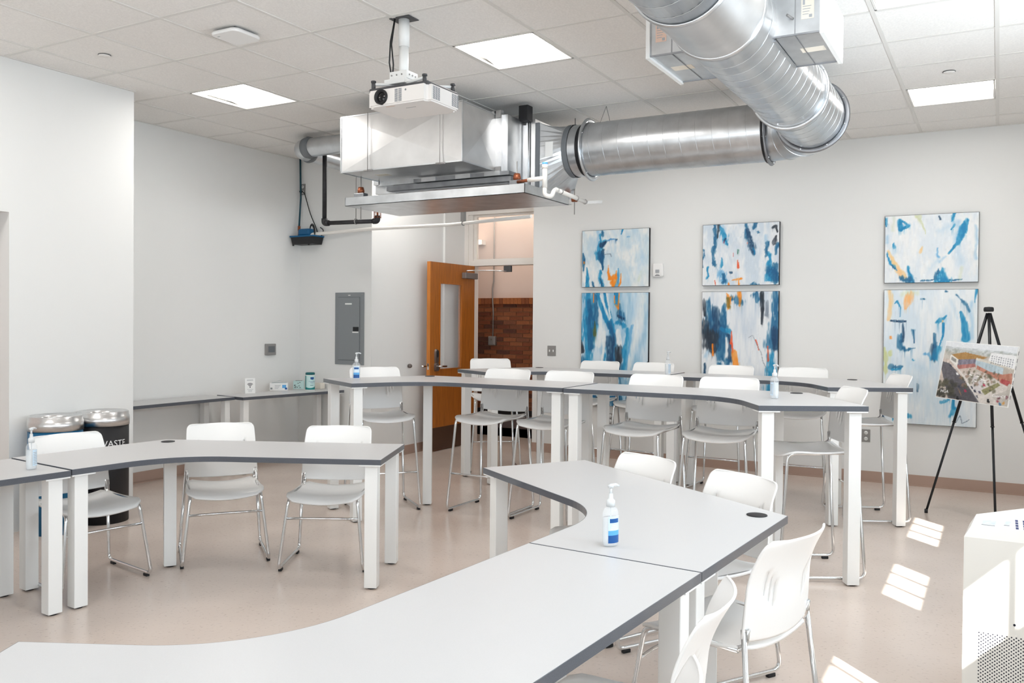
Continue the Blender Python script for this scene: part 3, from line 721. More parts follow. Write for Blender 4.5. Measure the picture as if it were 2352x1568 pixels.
MB().box(-4.36 - .06, -4.36 + .06, PY0 + .2, PY0 + .28, PZ0 - .0015, PZ0).build('paper_label', 'label_cream', P_)
# flange frame at the back of the plenum
fr = MB()
for a in ((PX1 - .01, PX1 + .055, PY1, PY1 + .035, PZ0 - .03, PZ1 + .03), (PX0 - .055, PX0 + .01, PY1, PY1 + .035, PZ0 - .03, PZ1 + .03), (PX0, PX1, PY1, PY1 + .035, PZ0 - .04, PZ0 + .01), (PX0, PX1, PY1, PY1 + .035, PZ1 - .01, PZ1 + .03)): fr.box(*a)
F_ = fr.build('duct_flange', 'galv', fc)
for z in (PZ0 - .0, PZ1 - .0): MB().bbox(PX1 + .005, PX1 + .05, PY1 - .012, PY1, z - .03, z + .03, .004).build('corner_clip', 'plate_steel', F_)
UX0, UX1, UY0, UY1, UZ0, UZ1 = -4.66, -3.262, 6.15, 6.86, 2.47, 3.09
MB().box(UX0, UX1 - .10, PY1 + .035, UY1, UZ0 + .08, UZ1).build('cabinet', 'galv', fc)
for k, (x0, x1, m, dy) in enumerate([(-3.40, -3.37, 'galv_dark', .02), (-3.37, -3.345, 'galv', 0), (-3.34, -3.305, 'galv', -.015), (-3.30, -3.262, 'sheet', -.005)]):
    MB().box(x0, x1, UY0 + dy, UY1, UZ0 + .03, UZ1 + (.01 if k > 1 else -.03)).build('side_panel', m, fc)
MB().box(-4.5, -3.30, PY1 - .02, PY1 + .18, 2.56, 2.60).box(-4.2, -3.30, PY1 - .05, PY1 + .10, 2.605, 2.635).build('filter_rack', 'galv_dark', fc)
for x in (-4.05, -3.72, -3.45): MB().box(x - .07, x + .07, PY1 - .055, PY1 - .05, 2.605, 2.64).build('rack_tab', 'galv', fc)
MB().box(-4.62, -3.3, UY0 + .25, UY0 + .27, 2.46, 2.66).build('back_panel', 'galv', fc)
MB().box(-4.55, -4.42, UY0 - .02, UY0 + .02, 2.53, 2.63).build('junction_box', 'white_metal', fc, 'white junction box')
MB().bbox(-3.37, -3.285, UY0 - .09, UY0 - .005, 3.075, 3.20, .006).build('actuator', 'black', fc, 'black damper actuator')
MB().tube([(-3.315, UY0 - .02, 3.08), (-3.315, UY0 - .02, 2.52)], .005, 8).build('actuator_shaft', 'galv', fc)
# pan below
PNX0, PNX1, PNY0, PNY1 = -4.65, -2.985, 5.47, 6.20
pan = MB().box(PNX0, PNX1, PNY0, PNY1, 2.40, 2.404)
for a in ((PNX0, PNX1, PNY0, PNY0 + .004), (PNX0, PNX1, PNY1 - .004, PNY1), (PNX0, PNX0 + .004, PNY0, PNY1), (PNX1 - .004, PNX1, PNY0, PNY1)): pan.box(*a, 2.40, 2.468)
pan.build('drain_pan', 'galv', fc)
for x, y in ((-4.56, 5.56), (-3.10, 5.56), (-4.56, 6.12), (-3.20, 6.76)):
    MB().tube([(x, y, ZC if y > 6.5 else 2.65), (x, y, 2.30 if x < -4.5 and y < 6 else 2.40)], .004, 6).build('threaded_rod', 'plate_steel', fc)
    if y < 6.5: MB().bbox(x - .05, x + .05, y - .03, y + .03, 2.47, 2.51, .004).build('strut', 'galv_dark', fc)
    MB().lathe([(0, 0), (.026, 0), (.03, .02), (.022, .05), (0, .05)], (x, y, 2.51), 14).build('spring_hanger', 'copper', fc)
# rectangular to round transition
nn = 48; V = []; F = []; a_, b_ = (UY1 - UY0) / 2 - .03, (UZ1 - UZ0) / 2 - .04; yc, zc = (UY0 + UY1) / 2, (UZ0 + UZ1) / 2 + .03
for x, kind in ((UX1, 0), (-3.10, 1), (-3.07, 1)):
    for q in range(nn):
        t_ = 2 * PI * q / nn; c, s_ = math.cos(t_), math.sin(t_)
        if kind: V.append((x, D1Y + DR * c * .98, DZC + DR * s_ * .98))
        else:
            k = 1 / max(abs(c), abs(s_)); V.append((x, yc + a_ * c * k, zc + b_ * s_ * k))
for k in range(2):
    for q in range(nn): F.append((k * nn + q, k * nn + (q + 1) % nn, (k + 1) * nn + (q + 1) % nn, (k + 1) * nn + q))
tr_ = MB().add(V, F).build('transition', 'galv', fc)
MB().box(UX1, UX1 + .03, UY0 + .0, UY0 + .02, UZ0 + .04, UZ1 - .02).build('sealant_strip', 'mastic', fc)
MB().cyl((-3.08, D1Y, DZC), (-2.985, D1Y, DZC), DR * .985, n=48, caps=False).build('collar', 'galv', fc)
MB().cyl((-3.10, D1Y, DZC), (-3.055, D1Y, DZC), DR * 1.01, n=48, caps=False).build('sealant_band', 'mastic', fc, 'grey sealant band')
MB().cyl((-2.985, D1Y, DZC), (-2.93, D1Y, DZC), DR * .975, n=48, caps=False).build('flex_connector', 'black', fc, 'black flexible connector')
MB().box(-3.205, -3.135, UY0 + .058, UY0 + .06, 2.80, 2.92).build('paper_label', 'paper', fc)

# small round duct at left of the plenum
rd = thing('small_duct', 'small round metal duct with elbow at the left end of the plenum', 'duct', (-5.4, 5.9, 2.98))
zc = 3.10; r0 = .088
MB().tube([(UX0 + .01, 6.19, zc), (-5.70, 6.19, zc)], r0, 28, caps=False).build('run', 'galv', rd)
MB().tube([Vector((-5.70, 6.35, zc)) + Vector((-math.sin(a), -math.cos(a), 0)) * .16 for a in [k * PI / 2 / 8 for k in range(9)]], r0 + .003, 28, caps=False).build('elbow', 'galv', rd)
MB().tube([(-5.86, 6.35, zc), (-5.86, YE - .005, zc - .03)], r0 - .002, 28, caps=False).build('run', 'galv', rd)
MB().ring((-5.70, 6.19, zc), (1, 0, 0), r0 - .004, .02, 32, 6, flat=2.4).build('sealant_band', 'mastic', rd)
MB().ring((-5.86, 6.36, zc), (0, 1, 0), r0 - .004, .02, 32, 6, flat=1.8).build('sealant_band', 'mastic', rd)

# white drain pipes from the pan
dp = thing('drain_pipe', 'white plastic drain trap hanging at the right of the air handler pan', 'pipe', (-3.0, 5.6, 2.4))
MB().tube([(-3.06, 5.50, 2.487), (-2.93, 5.455, 2.487)], .012, 12).build('nipple', 'copper', dp)
MB().tube([(-2.95, 5.46, 2.487), (-2.81, 5.44, 2.487)], .017, 12).build('run', 'pvc', dp)
MB().cyl((-2.808, 5.44, 2.42), (-2.808, 5.44, 2.575), .018, n=16).cyl((-2.808, 5.44, 2.555), (-2.808, 5.44, 2.583), .021, n=16).build('tee', 'pvc', dp)
MB().cyl((-2.808, 5.44, 2.583), (-2.808, 5.44, 2.597), .02, n=16).build('cap', 'label_sky', dp)
MB().tube(bend([(-2.808, 5.44, 2.44), (-2.808, 5.44, 2.365), (-2.77, 5.48, 2.36), (-2.765, 5.50, 2.41), (-2.76, 5.55, 2.415)], .045, 6), .0155, 14).build('trap', 'pvc', dp)
MB().tube([(-2.762, 5.52, 2.416), (-2.748, 6.0, 2.385)], .0155, 14).build('run', 'pvc', dp)
MB().tube(bend([(-2.748, 5.98, 2.386), (-2.742, 6.03, 2.385), (-2.655, 6.10, 2.395)], .03), .012, 14).build('clear_hose', 'clear', dp)
for yy in (5.60, 5.85, 5.99): MB().ring((-2.76 + (yy - 5.52) * .03, yy, 2.416 - (yy - 5.52) * .064), (0, 1, 0), .016, .004, 20, 6).build('clamp', 'plate_steel', dp)

# sprinkler line and wall drain line in the recess
sp = thing('sprinkler_pipe', 'black iron sprinkler pipe dropping from the ceiling with caged head', 'pipe', (-5.67, 6.37, ZC))
MB().cyl((-5.67, 6.37, ZC), (-5.67, 6.37, 2.43), .021, n=16).build('drop', 'black_iron', sp)
MB().cyl((-5.67, 6.37, ZC - .09), (-5.67, 6.37, ZC), .027, n=16).build('sleeve', 'black', sp)
MB().tube(bend([(-5.67, 6.37, 2.45), (-5.67, 6.37, 2.405), (-5.62, 6.375, 2.405)], .03), .029, 14).build('elbow', 'black_iron', sp)
MB().cyl((-5.65, 6.372, 2.405), (-5.11, 6.44, 2.405), .020, n=16).build('run', 'black_iron', sp)
MB().tube(bend([(-5.13, 6.437, 2.405), (-5.085, 6.443, 2.405), (-5.085, 6.443, 2.455)], .03), .027, 14).build('elbow', 'black_iron', sp)
MB().cyl((-5.085, 6.443, 2.45), (-5.085, 6.443, 2.50), .010, n=12).lathe([(0, 0), (.018, 0), (.018, .003), (0, .003)], (-5.085, 6.443, 2.50), 14).build('sprinkler_head', 'copper', sp)
cg = MB()
for a in (0, PI / 4, PI / 2, 3 * PI / 4):
    c, s_ = math.cos(a) * .034, math.sin(a) * .034
    cg.tube(bend([(-5.085 + c, 6.443 + s_, 2.43), (-5.085 + c, 6.443 + s_, 2.535), (-5.085 - c, 6.443 - s_, 2.535), (-5.085 - c, 6.443 - s_, 2.43)], .03, 4), .0022, 5)
cg.ring((-5.085, 6.443, 2.44), (0, 0, 1), .034, .0025, 20, 5).ring((-5.085, 6.443, 2.49), (0, 0, 1), .034, .0022, 20, 5)
cg.build('cage', 'copper', sp)
MB().tube([(-5.32, 6.415, ZC), (-5.32, 6.415, 2.44)], .004, 6).ring((-5.32, 6.415, 2.41), (1, .1, 0), .025, .006, 20, 6).build('hanger', 'plate_steel', sp)

pv = thing('wall_drain_pipe', 'long white drain pipe running along the wall above the door', 'pipe', (-5.6, 7.1, 2.4))
MB().tube(bend([(-6.42, YE - .12, 2.32), (-6.42, YE - .12, 2.39), (-5.66, YE - .05, 2.42), (-4.9, 7.4, 2.46), (-3.75, 7.0, 2.44)], .03), .017, 14).build('run', 'pvc', pv)
MB().ring((-4.7, 7.33, 2.457), (1, -.35, 0), .019, .006, 20, 6).box(-4.72, -4.68, 7.31, 7.35, 2.475, ZC).build('clamp', 'plate_steel', pv)

# condensate pump on the recess wall
cp = thing('condensate_pump', 'blue and black condensate pump on the wall in the recess corner', 'pump', (-6.55, YE, 2.30))
def taper(x0, x1, y0, y1, z0, z1, s0):
    cx, cy = (x0 + x1) / 2, (y0 + y1) / 2; V = []
    for z, k in ((z0, s0), (z1, 1)):
        for px, py in ((x0, y0), (x1, y0), (x1, y1), (x0, y1)): V.append((cx + (px - cx) * k, cy + (py - cy) * k, z))
    return MB().add(V, [(3, 2, 1, 0), (4, 5, 6, 7), (0, 1, 5, 4), (1, 2, 6, 5), (2, 3, 7, 6), (3, 0, 4, 7)])
taper(-6.67, -6.35, YE - .17, YE - .01, 2.285, 2.365, .90).build('tank', 'black', cp)
MB().bbox(-6.68, -6.34, YE - .18, YE - .005, 2.362, 2.378, .004).build('lid', 'pump_blue', cp)
MB().bbox(-6.60, -6.44, YE - .14, YE - .03, 2.375, 2.455, .02).build('motor', 'pump_blue', cp)
MB().cyl((-6.625, YE - .09, 2.375), (-6.625, YE - .09, 2.44), .012, n=12).cyl((-6.625, YE - .09, 2.44), (-6.625, YE - .09, 2.49), .015, n=12).build('outlet_stub', 'copper', cp)
for x in (-6.65, -6.43): MB().cyl((x, YE - .15, 2.272), (x, YE - .15, 2.29), .010, n=8).build('foot', 'black', cp)
tag(MB().tube([(-6.625, YE - .09, 2.48), (-6.64, YE - .05, 2.8), (-6.66, YE - .04, ZC)], .010, 10).build('blue_hose', 'hose'), 'thin dark teal hose rising from the pump up the corner', 'hose')
cd = thing('power_cord', 'coiled black power cord between wall outlet and blue pump', 'cord', (-6.5, YE - .03, 2.4))
MB().tube(bend([(-6.655, YE - .03, 2.875), (-6.60, YE - .04, 2.86), (-6.52, YE - .03, 2.62), (-6.44, YE - .02, 2.46), (-6.40, YE - .03, 2.36), (-6.36, YE - .03, 2.38), (-6.32, YE - .04, 2.44), (-6.37, YE - .04, 2.47)], .06, 6), .005, 6).build('lead', 'black', cd)
for k in range(3): MB().ring((-6.43 + k * .012, YE - .10 - k * .01, 2.43), (.5, 1, .1), .055 + .008 * k, .0045, 28, 5).build('coil', 'black', cd)
MB().cyl((-6.668, YE - .03, 2.875), (-6.64, YE - .035, 2.872), .013, n=10).build('plug', 'black', cd)
# ------------------------------------------------------------------ projector, access point, sprinkler caps
pj = thing('projector', 'white ceiling projector with black lens on a white pole', 'projector', (-3.02, 4.09, 2.7))
bx0, bx1, by0, by1, bz0, bz1 = -3.19, -2.755, 3.93, 4.26, 2.692, 2.785
bm = bmesh.new(); bmesh.ops.create_cube(bm, size=1)
for v in bm.verts: v.co = Vector(((bx0 + bx1) / 2 + v.co.x * (bx1 - bx0), (by0 + by1) / 2 + v.co.y * (by1 - by0), (bz0 + bz1) / 2 + v.co.z * (bz1 - bz0)))
bmesh.ops.bevel(bm, geom=[e for e in bm.edges if abs(e.verts[0].co.z - e.verts[1].co.z) > .01], offset=.03, segments=5, affect='EDGES')
bmesh.ops.bevel(bm, geom=[e for e in bm.edges if e.verts[0].co.z < bz0 + .001 and e.verts[1].co.z < bz0 + .001], offset=.008, segments=2, affect='EDGES')
bm.verts.index_update(); pm = MB().add([v.co[:] for v in bm.verts], [[v.index for v in f.verts] for f in bm.faces]); bm.free()
body = pm.build('body', 'projector_white', pj)
MB().bbox(bx0 + .012, bx1 - .012, by0 + .012, by1 - .012, bz1 - .002, bz1 + .018, .006).build('top_cover', 'dark_grey', body)
lx, lz = -3.078, 2.742
MB().lathe([(.026, .001), (.030, .008), (.040, .016), (.043, .014), (.043, -.02)], n=36).xf(Matrix.Rotation(PI / 2, 4, 'X')).xf(Matrix.Translation((lx, by0, lz))).build('lens_ring', 'black', body)
MB().lathe([(0, .009), (.012, .008), (.022, .005), (.028, .002)], n=32).xf(Matrix.Rotation(PI / 2, 4, 'X')).xf(Matrix.Translation((lx, by0, lz))).build('lens', 'lens_black', body)
vt = MB()
for c in (0, 1):
    for k in range(13): vt.box(-2.985 + c * .026, -2.963 + c * .026, by0 - .0008, by0, 2.705 + k * .0057, 2.708 + k * .0057)
vt.build('front_vent', 'vent', body)
vt = MB()
for g in (3.975, 4.165):
    for c in range(3):
        for k in range(13): vt.box(bx1, bx1 + .0008, g + c * .024, g + c * .024 + .020, 2.708 + k * .0056, 2.711 + k * .0056)
vt.build('side_vent', 'vent', body)
MB().cyl((-2.91, by0 - .001, 2.765), (-2.91, by0 + .002, 2.765), .006, n=14).build('sensor', 'panel_grey', body)
MB().box(-3.07, -3.01, by0 + .03, by0 + .035, bz0 - .0006, bz0 + .001).build('warning_label', 'orange_tag', body)
tx = MB()
for k in range(7): tx.box(-2.98 + k * .010, -2.974 + k * .010, by0 + .10, by0 + .108, bz0 - .0005, bz0 + .001)
tx.build('brand_marking', 'panel_grey', body)
pcx, pcy = -3.045, 4.094
MB().cyl((pcx, pcy, ZC - .16), (pcx, pcy, ZC), .032, n=28).cyl((pcx, pcy, 2.87), (pcx, pcy, ZC - .15), .028, n=28).build('pole', 'white_metal', pj)
MB().bbox(pcx - .062, pcx + .062, pcy - .055, pcy + .055, 2.868, 2.915, .004).build('mount_block', 'white_metal', pj)
MB().bbox(pcx - .085, pcx + .06, pcy - .075, pcy + .05, 2.838, 2.868, .003).build('mount_plate', 'white_metal', pj)
sc_ = MB()
for k in range(3): sc_.cyl((pcx - .045 + k * .036, pcy - .058, 2.892), (pcx - .045 + k * .036, pcy - .054, 2.892), .005, n=10)
for k in range(3): sc_.cyl((pcx + .061, pcy - .03 + k * .03, 2.892), (pcx + .066, pcy - .03 + k * .03, 2.892), .005, n=10)
sc_.build('screws', 'plate_steel', pj)
for (xa, ya, xb, yb) in ((pcx - .02, pcy - .02, bx0 + .03, by0 + .03), (pcx, pcy - .02, bx1 - .06, by0 + .05), (pcx, pcy, bx1 - .03, by1 - .04), (pcx, pcy, bx0 + .05, by1 - .04)):
    MB().tube([(xa, ya, 2.842), (xb, yb, 2.832)], .009, 6).build('mount_arm', 'white_metal', pj)
    MB().cyl((xb, yb, bz1 + .01), (xb, yb, 2.846), .012, n=12).cyl((xb, yb, 2.84), (xb, yb, 2.85), .015, n=12).build('standoff', 'dark_grey', pj)
MB().tube([(pcx - .045, pcy - .03, ZC), (pcx - .075, pcy - .03, 3.1), (pcx - .082, pcy - .03, 2.98), (pcx - .07, pcy - .02, 2.88)], .0045, 6).tube([(pcx - .04, pcy - .035, ZC), (pcx - .06, pcy - .04, 3.08), (pcx - .045, pcy - .04, 2.96), (pcx - .06, pcy - .03, 2.88)], .0045, 6).build('cable', 'black', pj)
MB().box(pcx - .07, pcx + .07, pcy - .05, pcy + .05, ZC - .002, ZC + .002).build('ceiling_plate', 'dark_grey', pj)

ap = thing('access_point', 'flat white rounded square wireless access point on the ceiling', 'access point', (-4.09, 3.79, ZC))
def rsq(cx, cy, a, rad, n=6):
    P = []
    for k, (sx, sy) in enumerate(((1, 1), (-1, 1), (-1, -1), (1, -1))): P += arc((cx + sx * (a - rad), cy + sy * (a - rad)), rad, k * PI / 2, (k + 1) * PI / 2, n)
    return P
ap_m = MB(); rings = [(rsq(-4.09, 3.79, .108, .04), ZC - .034), (rsq(-4.09, 3.79, .112, .042), ZC - .022), (rsq(-4.09, 3.79, .106, .04), ZC - .012)]
nq = len(rings[0][0]); V = [(x, y, z) for p_, z in rings for x, y in p_]
ap_m.add(V, [tuple(range(nq))] + [(k * nq + q, k * nq + (q + 1) % nq, (k + 1) * nq + (q + 1) % nq, (k + 1) * nq + q) for k in range(2) for q in range(nq)] + [tuple(range(3 * nq - 1, 2 * nq - 1, -1))])
ap_m.build('case', 'plastic', ap)
MB().box(-4.17, -4.01, 3.71, 3.87, ZC - .013, ZC).build('mount', 'dark_grey', ap)
MB().box(-4.175, -4.155, 3.72, 3.728, ZC - .0345, ZC - .033).build('status_mark', 'ink_grey', ap)
for (x, y, lb) in ((-5.226, 3.705, 'small round sprinkler cover flush with the ceiling at upper left'), (-0.324, 6.712, 'small round sprinkler cover flush with the ceiling at upper right')):
    t = thing('sprinkler_cover', lb, 'sprinkler cover', (x, y, ZC))
    MB().lathe([(0, -.004), (.036, -.004), (.038, -.002), (.038, 0)], (x, y, ZC - .002), 28).build('cap', 'tile', t)
    MB().lathe([(.036, 0), (.041, 0), (.041, -.0015), (.036, -.0015)], (x, y, ZC + .0), 28).build('shadow_gap', 'dark_grey', t)

# ------------------------------------------------------------------ wall fittings
def wall_plate_y(name, x, z, w_, h_, label, cat, kind, y=YB):
    t = thing(name, label, cat, (x, y, z))
    MB().bbox(x - w_ / 2, x + w_ / 2, y - .006, y, z - h_ / 2, z + h_ / 2, .002).build('plate', 'plate_steel', t)
    if kind == 'outlet':
        for dz in (.028, -.028):
            f_ = MB().lathe([(0, 0), (.017, 0), (.017, .003), (0, .003)], n=20).xf(Matrix.Rotation(PI / 2, 4, 'X')).xf(Matrix.Translation((x, y - .006, z + dz))).build('socket', 'paper', t)
            MB().box(x - .008, x - .005, y - .0100, y - .0088, z + dz - .004, z + dz + .006).box(x + .005, x + .008, y - .0100, y - .0088, z + dz - .004, z + dz + .006).build('slots', 'ink', f_)
    else:
        for dx in (-.023, .023): MB().bbox(x + dx - .005, x + dx + .005, y - .018, y - .006, z - .012, z + .012, .002).build('toggle', 'paper', t)
    return t
wall_plate_y('light_switch', -4.39, 1.15, .105, .115, 'double light switch on a steel plate beside the doorway', 'light switch', 'switch')
wall_plate_y('wall_outlet', -3.667, .43, .075, .118, 'steel wall outlet low on the back wall below the left painting pair', 'outlet', 'outlet')
wall_plate_y('wall_outlet', -1.075, .43, .075, .118, 'steel wall outlet low on the back wall left of the right painting pair', 'outlet', 'outlet')
wall_plate_y('wall_outlet', -6.655, 2.90, .075, .118, 'steel wall outlet high in the recess corner above the pump', 'outlet', 'outlet', YE)
tag(MB().bbox(-3.50, -3.42, YB - .004, YB, .41, .45, .0015).build('cover_plate', 'paper'), 'small blank white cover plate low on the back wall', 'cover plate')
t = thing('wall_outlet', 'steel wall outlet under the narrow tables on the recess wall', 'outlet', (XL, 6.345, .465))
MB().bbox(XL, XL + .006, 6.308, 6.383, .406, .524, .002).build('plate', 'plate_steel', t)
for dz in (.028, -.028):
    f_ = MB().lathe([(0, 0), (.017, 0), (.017, .003), (0, .003)], n=20).xf(Matrix.Rotation(PI / 2, 4, 'Y')).xf(Matrix.Translation((XL + .006, 6.345, .465 + dz))).build('socket', 'paper', t)
    MB().box(XL + .009, XL + .0102, 6.337, 6.340, .461 + dz, .471 + dz).box(XL + .009, XL + .0102, 6.350, 6.353, .461 + dz, .471 + dz).build('slots', 'ink', f_)
t = thing('thermostat', 'small grey thermostat with dark screen on the recess wall', 'thermostat', (XL, 6.683, 1.158))
MB().bbox(XL, XL + .024, 6.612, 6.755, 1.10, 1.22, .005).build('case', 'plate_steel', t)
MB().box(XL + .024, XL + .0255, 6.645, 6.735, 1.13, 1.195).build('screen', 'panel_line', t)
t = thing('wall_alarm', 'white combination alarm unit on the back wall beside the left paintings', 'alarm', (-3.136, YB, 2.03))
MB().bbox(-3.195, -3.08, YB - .03, YB, 1.958, 2.10, .012).build('case', 'plastic', t)
MB().lathe([(0, 0), (.024, 0), (.026, -.004), (.024, -.008), (0, -.008)], n=20).xf(Matrix.Rotation(PI / 2, 4, 'X')).xf(Matrix.Translation((-3.14, YB - .026, 2.02))).build('sounder', 'pvc', t)
MB().bbox(-3.162, -3.118, YB - .036, YB - .03, 2.0, 2.035, .003).build('strobe', 'ink_grey', t)
MB().box(-3.165, -3.115, YB - .032, YB - .030, 1.97, 1.976).box(-3.155, -3.125, YB - .032, YB - .030, 1.982, 1.986).build('marking', 'ink', t)
ep = thing('electrical_panel', 'grey metal electrical panel on the wall left of the alcove', 'electrical panel', (-5.985, YE, 1.39))
MB().bbox(-6.18, -5.79, YE - .012, YE, 1.005, 1.768, .003).build('trim_plate', 'panel_grey', ep)
dr = MB().bbox(-6.13, -5.845, YE - .020, YE - .012, 1.055, 1.715, .002).build('door', 'panel_grey', ep)
ln = MB()
for a in ((-6.135, -5.84, 1.715, 1.720), (-6.135, -5.84, 1.050, 1.055), (-6.135, -6.130, 1.05, 1.72), (-5.845, -5.84, 1.05, 1.72)): ln.box(a[0], a[1], YE - .0135, YE - .012, a[2], a[3])
ln.build('reveal', 'panel_line', dr)
MB().bbox(-5.925, -5.85, YE - .026, YE - .020, 1.36, 1.405, .002).build('latch', 'black', dr)
MB().box(-5.935, -5.855, YE - .0215, YE - .020, 1.343, 1.355).build('latch_label', 'paper', dr)
MB().box(-6.035, -5.945, YE - .0215, YE - .020, 1.640, 1.655).build('name_label', 'paper', dr)
MB().box(-6.0, -5.97, YE - .014, YE - .012, 1.735, 1.742).build('tag', 'paper', ep)
sc_ = MB()
for x in (-6.155, -5.815):
    for z in (1.03, 1.39, 1.745): sc_.cyl((x, YE - .015, z), (x, YE - .012, z), .006, n=8)
sc_.build('screws', 'plate_steel', ep)

# ------------------------------------------------------------------ things on the narrow table
t = local_thing('wifi_sign', 'white acrylic card stand with a wifi symbol on the narrow table', 'sign', (-6.47, 6.20, .74), R(-28))
MB().add([(0, -.05, 0), (0, .05, 0), (-.012, .05, .15), (-.012, -.05, .15), (-.05, -.05, 0), (-.05, .05, 0)], [(0, 1, 2, 3), (4, 3, 2, 5), (0, 3, 4), (1, 5, 2), (0, 4, 5, 1)]).build('card', 'paper', t)
ic = MB()
def onc(u, v): return (-.012 * v / .15 + .0008, u, v)
def card_arc(r_, w_):
    V = []; F = []; n_ = 10
    for k in range(n_ + 1):
        a = R(45 + 90 * k / n_)
        V += [onc(math.cos(a) * r_, .062 + math.sin(a) * r_), onc(math.cos(a) * (r_ + w_), .062 + math.sin(a) * (r_ + w_))]
    for k in range(n_): F.append((2 * k, 2 * k + 1, 2 * k + 3, 2 * k + 2)); F.append((2 * k, 2 * k + 2, 2 * k + 3, 2 * k + 1))
    ic.add(V, F)
for r_ in (.013, .024, .035): card_arc(r_, .0055)
ic.add([onc(.006 * math.cos(2 * PI * k / 10), .062 + .006 * math.sin(2 * PI * k / 10)) for k in range(10)], [tuple(range(10))])
ic.build('wifi_symbol', 'ink', t)
for z, a in ((.132, .030), (.127, .032), (.038, .030), (.026, .020), (.016, .018)): MB().add([onc(-a, z), onc(a, z), onc(a, z + .003), onc(-a, z + .003)], [(0, 1, 2, 3)]).build('print_line', 'ink_grey', t)

t = local_thing('mask_box', 'open white face mask carton with blue mask picture beside the wipes', 'box', (-6.50, 6.62, .74), R(40))
MB().box(-.09, .09, 0, .10, 0, .075).build('carton', 'paper', t)
MB().box(-.075, .075, .015, .085, .074, .078).build('opening', 'tissue', t)
MB().add([(-.085, .09, .076), (.0, .10, .10), (.03, .06, .10), (-.06, .03, .085)], [(0, 1, 2, 3), (3, 2, 1, 0)]).build('lid_flap', 'tissue', t)
MB().bbox(.035, .075, -.0012, 0, .025, .058, .0005).build('mask_picture', 'label_sky', t); MB().bbox(.062, .085, -.0016, 0, .010, .030, .0005).build('mask_picture', 'label_blue', t)
pr_ = MB()
for k in range(4): pr_.box(-.04, .02 - .008 * k, -.0006, 0, .052 - k * .011, .056 - k * .011)
pr_.build('print_line', 'ink_grey', t)
MB().bbox(-.083, -.063, -.001, 0, .012, .03, .0004).build('print_mark', 'panel_grey', t)
t = local_thing('tissue_box', 'small patterned tissue box standing behind the wipes canister', 'box', (-6.47, 6.88, .74), R(40))
MB().box(-.055, .055, 0, .11, 0, .085).build('carton', 'label_mint', t)
MB().box(-.035, .035, .03, .08, .0845, .086).build('opening', 'ink', t)
random.seed(7)
for k in range(9):
    u, v = random.uniform(-.05, .04), random.uniform(.008, .07); MB().box(u, u + .014, -.0008, 0, v, v + .006).build('leaf_print', 'ink', t)
tag(MB().bbox(-6.40, -6.29, 7.02, 7.09, .74, .80, .003).build('white_carton', 'label_cream'), 'small plain cream carton at the far end of the narrow table', 'box')
t = thing('wipes_canister', 'teal and white canister of disinfecting wipes on the narrow table', 'canister', (-6.235, 6.80, .74))
c_ = (-6.235, 6.80, .74)
MB().lathe([(0, 0), (.047, 0), (.049, .006), (.049, .160), (.046, .165), (0, .165)], c_, 32).build('body', 'paper', t)
MB().lathe([(0, .165), (.048, .165), (.0485, .168), (.0485, .182), (.043, .189), (0, .189)], c_, 32).build('cap', 'teal', t)
def wrap(z0f, z1f, a0, a1, r_, m, name, n_=24):
    V = []; F = []
    for k in range(n_ + 1):
        a = a0 + (a1 - a0) * k / n_
        for z in (z0f(k / n_), z1f(k / n_)): V.append((c_[0] + r_ * math.cos(a), c_[1] + r_ * math.sin(a), c_[2] + z))
    for k in range(n_): F.append((2 * k, 2 * k + 2, 2 * k + 3, 2 * k + 1))
    return MB().add(V, F, 0, True).build(name, m, t)
af = math.atan2(-6.80, 6.235)      # towards the camera
wrap(lambda k: .012, lambda k: .158, af - 1.9, af + 1.9, .0493, 'label_mint', 'label', 40)
wrap(lambda k: .012, lambda k: .03 + .035 * (2 * k - 1) ** 2, af - 1.9, af + 1.9, .0496, 'teal_mid', 'label_wave', 40)
wrap(lambda k: .012, lambda k: .158, af - 1.9, af - .95, .0497, 'teal_mid', 'label_side', 10)
wrap(lambda k: .115 + .006 * abs(2 * k - 1), lambda k: .142, af + .05, af + .85, .0499, 'label_blue', 'label_badge', 10)
def wrap_text(txt, size, z, a_c, m, r_=.0500):
    mb = text_mb(txt, size, 0.0)
    mb.v = [(c_[0] + r_ * math.cos(a_c + x / r_), c_[1] + r_ * math.sin(a_c + x / r_), c_[2] + z + y) for x, y, zz in mb.v]
    mb.build('label_text', m, t)
wrap_text('Disinfecting', .0135, .098, af + .35, 'label_blue'); wrap_text('Wipes', .0135, .084, af + .35, 'label_blue')
wrap_text('GREAT VALUE', .006, .130, af + .45, 'white_text', .0503) if False else None
wrap(lambda k: .056, lambda k: .060, af + .0, af + .7, .0499, 'teal', 'label_rule', 8)

